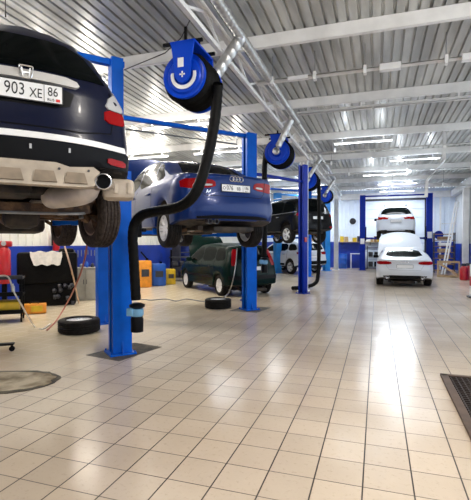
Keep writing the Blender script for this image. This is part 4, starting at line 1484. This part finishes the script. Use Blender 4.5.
reel(14.5, 'third blue hose reel, half behind the thin navy lift post', (XD, 14.3, ZD), True,
     [(x2 + .32, 14.5, 3.66), (x2 + .34, 14.5, 3.0), (x2 + .34, 14.5, 1.5), (x2 + .32, 14.45, .45), (x2 + .22, 14.3, .16), (x2 - .1, 13.9, .075), (x2 - .36, 13.5, .075)])
reel(19.4, 'farthest blue hose reel, above the black SUV rear', (XD, 19.2, ZD), True,
     [(x2 - .32, 19.4, 3.66), (x2 - .34, 19.4, 3.2), (x2 - .34, 19.4, 2.9)])
# sling wire to the first reel
tag(MB().tube([px(124, 70, dist=5.7), px(165, 53, dist=5.3), px(181, 38, dist=5.1), px(190, 20, dist=5.2)], .007, 6).build('sling_wire', M['darkgrey']),
    'thin grey wire from the nearest lift column up to the first hose reel', 'wire')

# ------------------------------------------------------------ loose wheels and things on the floor
def loose_wheel(x, y, R, wd, label, face=1):
    t = thing('loose_wheel', label, 'wheel', (x, y, wd / 2))
    o = wheel(t, 0, 0, 0, R, wd, R * .62, 1, 10, M['rim'], name='tyre')
    o.rotation_euler = (PI / 2, 0, 0)
    return t
loose_wheel(-4.85, 6.08, .345, .225, 'car wheel lying flat on the dusty floor left of the nearest column')
loose_wheel(-3.55, 9.38, .315, .215, 'car wheel lying flat beside the second lift column')

# worn oval pit cover at the lower left
def oval(rx, ry, n=40, jit=0.0):
    return [((rx * (1 + random.uniform(-jit, jit))) * math.copysign(abs(math.cos(a)) ** .8, math.cos(a)), (ry * (1 + random.uniform(-jit, jit))) * math.copysign(abs(math.sin(a)) ** .8, math.sin(a))) for a in [2 * PI * k / n for k in range(n)]]
pc = thing('pit_cover', 'muddy oval patch let into the tiles at the lower left', 'floor patch', (-4.02, 3.55, 0), math.radians(22))
MB().prism(oval(.74, .40, 44, .04), 'Z', .0005, .006).build('muddy_border', M['dirt'], pc, smooth=0)
MB().prism(oval(.68, .33, 44, .05), 'Z', .001, .012).build('mud_fill', M['mud'], pc, smooth=0)

# grid mat at the right
mt = thing('drain_grid', 'brown grid mat in a metal edge at the lower right', 'mat', (1.5, 4.55, 0))
X0, X1, Y0, Y1 = -.80, .9, -2.2, .80
e = MB()
e.box((X0 + .03, (Y0 + Y1) / 2, .015), (.075, Y1 - Y0, .03)).box((X1 - .03, (Y0 + Y1) / 2, .015), (.075, Y1 - Y0, .03))
e.box(((X0 + X1) / 2, Y1 - .03, .015), (X1 - X0, .06, .03)).box(((X0 + X1) / 2, Y0 + .03, .015), (X1 - X0, .06, .03))
e.build('edge_frame', M['matbrown'], mt, smooth=0)
g = MB()
g.box(((X0 + X1) / 2, (Y0 + Y1) / 2, .004), (X1 - X0 - .12, Y1 - Y0 - .12, .006))
y = Y0 + .07
while y < Y1 - .06:
    g.box(((X0 + X1) / 2, y, .015), (X1 - X0 - .14, .012, .018))
    y += .055
x = X0 + .09
while x < X1 - .08:
    g.box((x, (Y0 + Y1) / 2, .013), (.012, Y1 - Y0 - .12, .016))
    x += .055
g.build('grid', M['matdark'], mt, smooth=0)

# ------------------------------------------------------------ left wall area
def ground(x, y, z=0.0):
    f = 426.17
    F = Vector((math.sin(-.3209) * math.cos(-.0163), math.cos(-.3209) * math.cos(-.0163), math.sin(-.0163)))
    R_ = Vector((math.cos(-.3209), -math.sin(-.3209), 0))
    U = R_.cross(F)
    d = F + R_ * (x - 235.5) / f + U * (250 - y) / f
    return Vector((0, 0, 1.52)) + d * ((z - 1.52) / d.z)

VA = math.radians(40)   # turn things on the left to face the viewer
# grey cabinet with a blue tool board behind it
cb = thing('grey_cabinet', 'grey-beige cabinet beside the black covered bench', 'cabinet', (-7.48, 9.61, 0), VA)
MB().box((0, 0, .42), (.60, .50, .84), bevel=.01).build('carcass', M['greybeige'], cb, smooth=0)
MB().box((0, 0, .855), (.64, .54, .03), bevel=.006).build('worktop', M['greybeige'], cb, smooth=0)
for s_ in (-.15, .15):
    d_ = MB().box((s_, -.258, .42), (.285, .018, .76), bevel=.004).build('door', M['greybeige'], cb, smooth=0)
    MB().box((s_ * .25, -.275, .5), (.015, .02, .12)).build('handle', M['darkgrey'], d_, smooth=0)
tb = thing('tool_board', 'dark blue perforated tool board standing on the grey cabinet', 'tool board', (-7.58, 9.75, .87), VA)
MB().box((0, 0, .27), (.62, .03, .54), bevel=.004).build('panel', M['dado_blue'], tb, smooth=0)
for k in range(7):
    x = -.26 + k * .085
    hgt = random.uniform(.12, .26)
    MB().bar((x, -.03, .46 - hgt), (x, -.03, .46), .02, .015).build('hook', M['grey'], tb, smooth=0)
for k, (x, m, hh, rr) in enumerate(((-.22, 'darkgrey', .14, .04), (-.08, 'grey', .10, .045), (.06, 'bluepl', .17, .035), (.20, 'darkgrey', .12, .045))):
    p = Vector((-7.41, 9.52, 0)) + Vector((math.cos(VA), math.sin(VA), 0)) * x
    t = MB().lathe([(0, 0), (rr, 0), (rr, hh * .7), (rr * .4, hh * .85), (rr * .4, hh), (0, hh)], 'Z', n=16).build('spray_can', M[m], loc=(p.x, p.y, .872))
    tag(t, ['squat dark can at the left end of the cabinet top', 'grey can on the cabinet top, second from the left', 'slim blue bottle on the cabinet top', 'dark can at the right end of the cabinet top'][k], 'can', 'cans on the grey cabinet')

# black bench with fender cover
bn = thing('covered_bench', 'long black draped bench with a white cloth, along the left wall', 'bench', (-7.62, 8.42, 0), VA)
b = MB()
b.box((0, 0, .92), (1.34, .46, .76), bevel=.07)
b.box((0, .03, .36), (1.26, .38, .70), bevel=.05)
b.box((.42, .02, 1.32), (.36, .32, .14), bevel=.06)
b.build('black_cover', M['rubber'], bn)
for x in (-.56, .56):
    MB().box((x, .03, .05), (.08, .4, .10)).build('foot', M['darkgrey'], bn, smooth=0)
for k in range(9):
    x = random.uniform(0, .5)
    MB().lathe([(0, 0), (.05, .0), (.06, .05), (.03, .09), (0, .10)], 'X', (x, -.19, random.uniform(.15, .5)), 10).build('fitting', M['darkgrey'], bn)
cl = MB()
rows = []
n = 12
bmx = cl.bm
for i in range(n + 1):
    row = []
    for j in range(n + 1):
        u = j / n - .5
        t = i / n
        z = 1.315 - max(0, t - .25) * .42 - .02 * math.sin(j * 1.3)
        yv = -.02 - min(t, .25) * .90 - max(0, t - .25) * .08 + .015 * math.sin(j * 1.9 + t * 3)
        xx = u * (.70 - .25 * max(0, t - .5)) - .04 + .03 * t
        row.append(bmx.verts.new((xx, yv - .02, z)))
    rows.append(row)
for i in range(n):
    for j in range(n):
        bmx.faces.new((rows[i][j], rows[i][j + 1], rows[i + 1][j + 1], rows[i + 1][j]))
ret = bmesh.ops.solidify(bmx, geom=bmx.faces[:], thickness=.012)
o = cl.build('cloth', M['cloth'])
o.location = (-7.62, 8.42, 0)
o.rotation_euler = (0, 0, VA)
tag(o, 'stained white cloth draped over the front of the black bench', 'cloth')

# fire extinguisher on the left wall
p = (XL + .16, 9.64, 1.30)
ex = thing('fire_extinguisher', 'red fire extinguisher hanging on the left wall above the bench', 'fire extinguisher', p)
MB().lathe([(0, 0), (.085, .01), (.092, .04), (.092, .40), (.07, .47), (.03, .50), (0, .50)], 'Z', n=24).build('cylinder', M['red'], ex)
MB().box((0, 0, .53), (.05, .12, .05), bevel=.01).bar((0, 0, .56), (0, .12, .60), .02, .015).build('valve', M['black'], ex)
MB().tube(smooth_path([(0, -.05, .52), (0, -.14, .42), (0, -.13, .15)], 5), .012, 8).build('hose', M['black'], ex)
MB().box((-.11, 0, .3), (.06, .05, .3)).build('wall_bracket', M['darkgrey'], ex, smooth=0)

# red transmission jack / press at the left edge
pr_ = ground(13, 313)
rj = thing('oil_drainer', 'red upright oil drainer with round gauge at the left edge', 'oil drainer', (-7.86, 7.36, 0), VA)
MB().box((0, 0, .12), (.5, .42, .10), bevel=.02).build('base', M['darkgrey'], rj)
MB().lathe([(0, .62), (.12, .62), (.13, .67), (.13, 1.35), (.08, 1.43), (0, 1.45)], 'Z', n=24).build('tank', M['red'], rj)
MB().box((-.06, 0, 1.50), (.44, .18, .13), bevel=.03).build('head', M['red'], rj)
MB().lathe([(0, -.10), (.05, -.10), (.055, -.08), (0, -.07)], 'Y', (.0, 0, 1.51), 18).build('gauge', M['clear_lamp'], rj)
MB().bar((-.22, 0, .12), (-.22, 0, 1.45), .06, .05).bar((0, 0, .14), (0, 0, .62), .10, .10).build('rail', M['black'], rj, smooth=0)
for sx in (-.2, .2):
    for sy in (-.16, .16):
        MB().lathe([(0, -.015), (.035, -.015), (.035, .015), (0, .015)], 'X', (sx, sy, .035), 14).build('castor', M['black'], rj)

# trolley with yellow tray
tr = thing('tool_trolley', 'black wheeled tool trolley with a yellow lower tray at the left edge', 'trolley', (-6.90, 6.42, 0), VA)
for sx in (-.34, .34):
    for sy in (-.22, .22):
        MB().bar((sx, sy, .10), (sx, sy, .86), .03, .03).build('post', M['black'], tr, smooth=0)
        MB().lathe([(0, -.015), (.05, -.015), (.05, .015), (0, .015)], 'X', (sx, sy, .05), 14).build('castor', M['black'], tr)
for z, m in ((.18, 'black'), (.52, 'black'), (.84, 'darkgrey')):
    MB().box((0, 0, z), (.74, .50, .03)).box((0, -.24, z + .03), (.74, .02, .07)).build('shelf', M[m], tr, smooth=0)
yt = MB().box((0, 0, 0), (.62, .42, .20), bevel=.05).build('tray', M['yellow'], loc=(-6.90, 6.42, .30), rotz=VA)
tag(yt, 'yellow plastic tray on the bottom shelf of the black trolley', 'tray')
b1 = MB().lathe([(0, 0), (.035, 0), (.035, .13), (.014, .16), (.014, .19), (0, .19)], 'Z', n=16).build('spray_bottle', M['white'], loc=(-6.75, 6.52, .536))
tag(b1, 'small white bottle on the middle shelf of the black trolley', 'bottle')
ob = thing('tool_case', 'small orange and yellow tool case on the floor behind the trolley', 'tool case', (-7.02, 7.34, 0), VA)
MB().box((0, 0, .11), (.48, .26, .20), bevel=.02).build('case', M['orange'], ob)
MB().box((.06, -.135, .12), (.22, .012, .12)).build('panel', M['yellow'], ob, smooth=0)
MB().tube([(-.08, 0, .21), (-.08, 0, .25), (.08, 0, .25), (.08, 0, .21)], .012, 8).build('handle', M['black'], ob)

# creeper castor at the left edge
cr = thing('mechanic_creeper', 'black low creeper with castors cut by the left edge', 'creeper', (-4.88, 4.66, 0), math.radians(35))
MB().box((-.35, 0, .105), (.80, .10, .03), bevel=.01).build('frame', M['black'], cr)
for sx in (-.62, 0.02):
    MB().lathe([(0, -.013), (.038, -.013), (.038, .013), (0, .013)], 'Y', (sx, 0, .038), 16).bar((sx, 0, .05), (sx, 0, .10), .03, .03).build('castor', M['black'], cr)

# air hoses
def hose(name, label, pts, r, m, cat='hose'):
    return tag(MB().tube(smooth_path(pts, 8), r, 8).build(name, M[m]), label, cat)
hose('air_hose', 'tan air hose sagging from the blue arm down to the dusty floor', [px(88, 238, dist=6.6), px(84, 262, dist=6.7), px(76, 285, dist=7.0), ground(66, 305, .25), ground(56, 321, .03), ground(47, 330, .015)], .014, 'red_hose')
hose('air_hose', 'pale air hose drooping from the trolley at the left edge', [px(-4, 276, dist=6.6), px(8, 277, dist=6.6), px(14, 292, dist=6.6), px(22, 306, dist=6.7), ground(34, 326, .02), ground(42, 329, .012), ground(50, 324, .02)], .013, 'cloth')
hose('broom_handle', 'pale wooden broom handle leaning before the black bench', [px(64, 244, dist=9.1), px(72, 272, dist=9.0), ground(79, 303, .018)], .018, 'tan_hose', 'broom handle')
hose('floor_cable', 'thin grey cable snaking on the floor left of the second column', [ground(140, 299, .012), ground(152, 300, .012), ground(166, 299, .012), ground(176, 301, .012), ground(186, 299, .012), ground(200, 301, .012), ground(216, 303, .012)], .012, 'grey', 'cable')
hose('filling_hose', 'grey hose hanging from the green hatchback to the loose wheel', [px(237, 248, dist=10.9), px(236, 262, dist=10.9), px(233, 280, dist=10.7), ground(229, 292, .2), ground(222, 299, .03), ground(216, 300, .02)], .014, 'grey')

# containers at the wall behind the blue sedan
def jerry(name, label, x, y, wd, dp, ht, m, cat, rot=VA, neck=True):
    t = thing(name, label, cat, (x, y, 0), rot)
    MB().box((0, 0, ht * .46), (wd, dp, ht * .92), bevel=min(wd, dp) * .12).build('tank', M[m], t)
    if neck:
        MB().cyl((wd * .2, 0, ht * .9), (wd * .2, 0, ht), .045, 14).build('cap', M['black'], t)
    MB().box((0, -dp / 2 - .008, ht * .5), (wd * .55, .012, ht * .25)).build('front_panel', M['darkgrey'], t, smooth=0)
    return t
g_ = ground(149, 289); yo = jerry('yellow_drainer', 'tall yellow waste oil drainer against the blue dado', -7.62, 12.95, .46, .40, 1.0, 'orange', 'oil drainer')
MB().bar((.15, 0, .9), (-.12, .0, 1.22), .05, .05).build('arm', M['black'], yo, smooth=0)
jerry('blue_barrel', 'blue plastic drum between the two yellow containers', -7.42, 13.55, .50, .45, .86, 'bluepl', 'drum')
jerry('yellow_canister', 'short yellow canister right of the blue drum', -7.25, 14.15, .36, .34, .62, 'yellow', 'canister')
es = thing('engine_stand', 'black engine stand loaded with dark parts left of the green hatchback', 'engine stand', (-7.45, 15.6, 0), VA)
for sx in (-.45, .45):
    MB().bar((sx, 0, 0), (sx, 0, 1.25), .06, .06).build('post', M['black'], es, smooth=0)
for z in (.15, .55, .95):
    MB().box((0, 0, z), (.95, .55, .04)).build('shelf', M['darkgrey'], es, smooth=0)
for k in range(6):
    x = -.32 + .32 * (k % 3); z = .17 if k < 3 else .57
    o = MB().box((0, 0, .12), (.24, .35, .22), bevel=.04).cyl((0, -.2, .12), (0, .2, .12), .07, 12).build('engine_part', M['darkgrey'])
    p = Vector((-7.45, 15.6, 0)) + Matrix.Rotation(VA, 3, 'Z') @ Vector((x, 0, 0))
    o.location = (p.x, p.y, z); o.rotation_euler = (0, 0, VA)
    tag(o, 'dark machine part on the %s shelf of the black stand, %s' % ('bottom' if k < 3 else 'middle', ('at the left end', 'in the middle', 'at the right end')[k % 3]), 'machine part', 'dark parts on the black stand')
g2 = thing('wall_rack', 'dark rack of parts against the left wall behind the green hatchback', 'rack', (XL + .35, 17.6, 0), PI / 2)
for sx in (-.9, .9):
    MB().box((sx, 0, .9), (.05, .4, 1.8)).build('side_panel', M['darkgrey'], g2, smooth=0)
for z in (.1, .6, 1.1, 1.6):
    MB().box((0, 0, z), (1.75, .4, .03)).build('shelf', M['darkgrey'], g2, smooth=0)

# ------------------------------------------------------------ far end
# row of coloured boxes and notices over the dado
sh = thing('wall_shelf', 'long narrow shelf above the blue dado of the far wall', 'shelf', (-.4, YF - .22, 1.60))
MB().box((0, 0, -.015), (3.7, .28, .03)).build('board', M['wood'], sh, smooth=0)
for x in (-1.6, 0, 1.6):
    MB().bar((x, .11, -.2), (x, -.10, -.03), .03, .03).build('bracket', M['darkgrey'], sh, smooth=0)
cols = ['yellow', 'wood', 'white', 'yellow', 'darkgrey', 'yellow', 'white', 'wood', 'brown', 'yellow', 'bluepl', 'yellow', 'white']
x = -2.15
k = 0
while x < 1.3:
    wd_ = random.uniform(.14, .26)
    hh = random.uniform(.20, .34)
    m = cols[k % len(cols)]
    o = MB().box((0, 0, hh / 2), (wd_, .18, hh), bevel=.006).box((0, -.095, hh * .6), (wd_ * .6, .006, hh * .3)).build('parts_box', M[m], smooth=0, loc=(x + wd_ / 2, YF - .24, 1.601))
    tag(o, '%s parts box on the far wall shelf, %s from the left end' % ({'yellow': 'yellow', 'wood': 'pale tan', 'white': 'white', 'darkgrey': 'dark grey', 'brown': 'brown', 'bluepl': 'blue'}[m], ('first', 'second', 'third', 'fourth', 'fifth', 'sixth', 'seventh', 'eighth', 'ninth', 'tenth', 'eleventh', 'twelfth', 'thirteenth', 'fourteenth', 'fifteenth', 'sixteenth', 'seventeenth', 'eighteenth')[k]), 'box', 'boxes on the far wall shelf')
    x += wd_ + .03
    k += 1
vent = thing('wall_vent', 'dark round vent high on the pale far wall left of the gate', 'vent', (-1.42, YF - .05, 2.85))
MB().lathe([(0, -.06), (.16, -.06), (.19, -.03), (.19, .02), (0, .02)], 'Y', n=24).build('cowl', M['darkgrey'], vent)
for z in (-.08, 0, .08):
    MB().box((0, -.065, z), (.26, .012, .02)).build('slat', M['black'], vent, smooth=0)
# green box line left of the far column
gb = MB().box((0, 0, .14), (.9, .2, .28), bevel=.02).build('green_crate', M['green'] if False else M['wood'], loc=(-3.6, YF - .25, 1.60))
bb = MB().box((0, 0, -.02), (1.6, .3, .04)).build('wall_ledge', M['wood'], loc=(-3.6, YF - .22, 1.58), smooth=0)
tag(gb, 'wooden crate on a ledge left of the far white column', 'crate')
tag(bb, 'wooden ledge on the far wall left of the white column', 'shelf')
# shelving with parts at the foot of the far wall
def rack(x, y, wdt, ht, n, label, mshelf='grey'):
    t = thing('storage_rack', label, 'rack', (x, y, 0))
    for sx in (-wdt / 2, wdt / 2):
        for sy in (-.2, .2):
            MB().bar((sx, sy, 0), (sx, sy, ht), .04, .04).build('upright', M['darkgrey'], t, smooth=0)
    for k in range(n):
        MB().box((0, 0, .12 + (ht - .2) * k / (n - 1)), (wdt, .44, .035)).build('shelf', M[mshelf], t, smooth=0)
    return t
rack(-.02, YF - .75, 1.05, 1.35, 3, 'low dark rack of parts left of the white coupe')
for k in range(6):
    o = MB().box((0, 0, .15), (.26, .32, .28), bevel=.03).box((0, -.17, .16), (.14, .02, .08)).build('parts_bin', M[['darkgrey', 'black', 'grey'][k % 3]], smooth=0,
        loc=(-.36 + .33 * (k % 3), YF - .75, .14 if k < 3 else .715))
    tag(o, '%s parts bin on the %s shelf of the low rack' % (('dark grey', 'black', 'light grey')[k % 3], 'bottom' if k < 3 else 'middle'), 'bin', 'bins on the low rack')
rack(3.25, YF - 2.9, .95, 2.05, 7, 'tall rack of pale boards right of the far navy column', 'brown')
for k in range(5):
    o = MB().box((0, 0, .09), (.6 - .05 * (k % 2), .34, .16), bevel=.01).box((0, -.18, .1), (.2, .01, .06)).build('cardboard_box', M[['wood', 'brown', 'wood', 'white', 'brown'][k]], smooth=0,
        loc=(3.25, YF - 2.9, .14 + (2.05 - .2) * (k + 1) / 6))
    tag(o, ['flat pale box', 'flat brown box', 'flat wooden tray', 'flat white box', 'flat dark brown box'][k] + ' on the %s shelf of the tall rack' % ['second', 'third', 'fourth', 'fifth', 'sixth'][k], 'box', None)
bp_ = thing('blue_drum', 'blue drum standing before the far dado, left of the navy column', 'drum', (-1.95, YF - .7, 0))
MB().lathe([(0, 0), (.24, 0), (.25, .03), (.25, .28), (.262, .30), (.25, .32), (.25, .60), (.262, .62), (.25, .64), (.25, .88), (0, .88)], 'Z', n=28).build('barrel', M['bluepl'], bp_)
wt = thing('white_workbench', 'small white bench against the blue dado at the far wall', 'bench', (-1.22, YF - .45, 0))
MB().box((0, 0, .88), (.62, .4, .04)).build('top', M['white'], wt, smooth=0)
for sx in (-.27, .27):
    for sy in (-.16, .16):
        MB().box((sx, sy, .43), (.04, .04, .86)).build('leg', M['white'], wt, smooth=0)

# hose reel on the right far column
rr = thing('wall_hose_reel', 'small dark blue air hose reel on the right far column', 'hose reel', (3.08, 24.78, 1.95))
MB().lathe([(0, -.08), (.22, -.08), (.22, -.05), (.14, -.04), (.14, .04), (.22, .05), (.22, .08), (0, .08)], 'Y', n=28).build('drum', M['lift_navy'], rr)
MB().bar((-.25, 0, 0), (0, 0, 0), .05, .05).build('bracket', M['darkgrey'], rr, smooth=0)
# standpipes on the right
pipe_thing('standpipe', 'white standpipe beside the far navy column', 'pipe', [(3.35, 26.3, 0), (3.35, 26.3, 4.1)], .05, part='pipe_run')
pipe_thing('standpipe', 'short white horizontal branch pipe at the far right corner', 'pipe', [(3.42, 26.3, 2.6), (XR - .05, 26.3, 2.6)], .035)

# leaning ladder
ld = thing('aluminium_ladder', 'white ladder leaning on the column at the right wall', 'ladder', (0, 0, 0))
A0 = ground(444, 276); 
A0 = Vector((2.95, 22.15, 0.0)); A1 = px(457, 202, Y=22.55)
dv = (A1 - A0)
sd = Vector((.055, -.03, 0))
for s_ in (-1, 1):
    MB().bar(A0 + sd * s_, A1 + sd * s_, .06, .075).build('rail', M['white'], ld, smooth=0)
for k in range(1, 14):
    c_ = A0 + dv * (k / 14)
    MB().cyl(c_ - sd, c_ + sd, .025, 8).build('rung', M['white'], ld)

# wooden crate frame
ck = thing('timber_crate', 'open pale timber frame crate at the foot of the ladder', 'crate', (3.05, 21.2, 0), math.radians(-8))
W2, D2, H2 = .43, .33, .70
fb = MB()
for sx in (-W2, W2):
    for sy in (-D2, D2):
        fb.bar((sx, sy, 0), (sx, sy, H2), .06, .06)
for z in (.05, H2 - .03):
    for sy in (-D2, D2): fb.bar((-W2, sy, z), (W2, sy, z), .05, .07)
    for sx in (-W2, W2): fb.bar((sx, -D2, z), (sx, D2, z), .05, .07)
fb.build('frame', M['wood'], ck, smooth=0)
MB().bar((-W2, -D2 - .03, H2 - .05), (W2, -D2 - .03, .08), .03, .09).build('diagonal_brace', M['wood'], ck, smooth=0)
MB().box((0, 0, .07), (2 * W2, 2 * D2, .03)).build('base_board', M['brown'], ck, smooth=0)

# red canisters at the right
for (x, y, lb) in ((3.38, 19.5, 'red gas cylinder right of the timber crate, nearer the aisle'), (3.62, 19.9, 'red gas cylinder right of the timber crate, nearer the wall')):
    t = thing('gas_cylinder', lb, 'gas cylinder', (x, y, 0))
    MB().lathe([(0, 0), (.13, 0), (.16, .03), (.16, .46), (.10, .56), (.04, .60), (0, .60)], 'Z', n=24).build('bottle', M['red'], t)
    MB().lathe([(.09, .58), (.10, .58), (.10, .68), (.09, .68)], 'Z', n=20, closed=True).cyl((0, 0, .58), (0, 0, .66), .025, 10).build('valve_collar', M['darkgrey'], t)
# slanted beige sheet on the wall dado
tag(MB().prism([(20.9, .75), (22.1, .85), (20.9, 1.50)], 'X', XR - .09, XR - .06).build('beige_sheet', M['greybeige'], smooth=0), 'triangular beige sheet leaning on the blue dado of the right wall', 'sheet')
# red and white barrier post
bpst = thing('barrier_post', 'red and white striped barrier post at the right edge', 'barrier', (2.62, 13.35, 0))
MB().box((0, 0, .47), (.30, .14, .92), bevel=.01).build('post', M['white'], bpst, smooth=0)
for z in (.46,):
    MB().box((0, 0, z), (.305, .145, .26)).build('red_band', M['red'], bpst, smooth=0)
MB().box((0, 0, .02), (.42, .3, .04)).build('foot', M['darkgrey'], bpst, smooth=0)
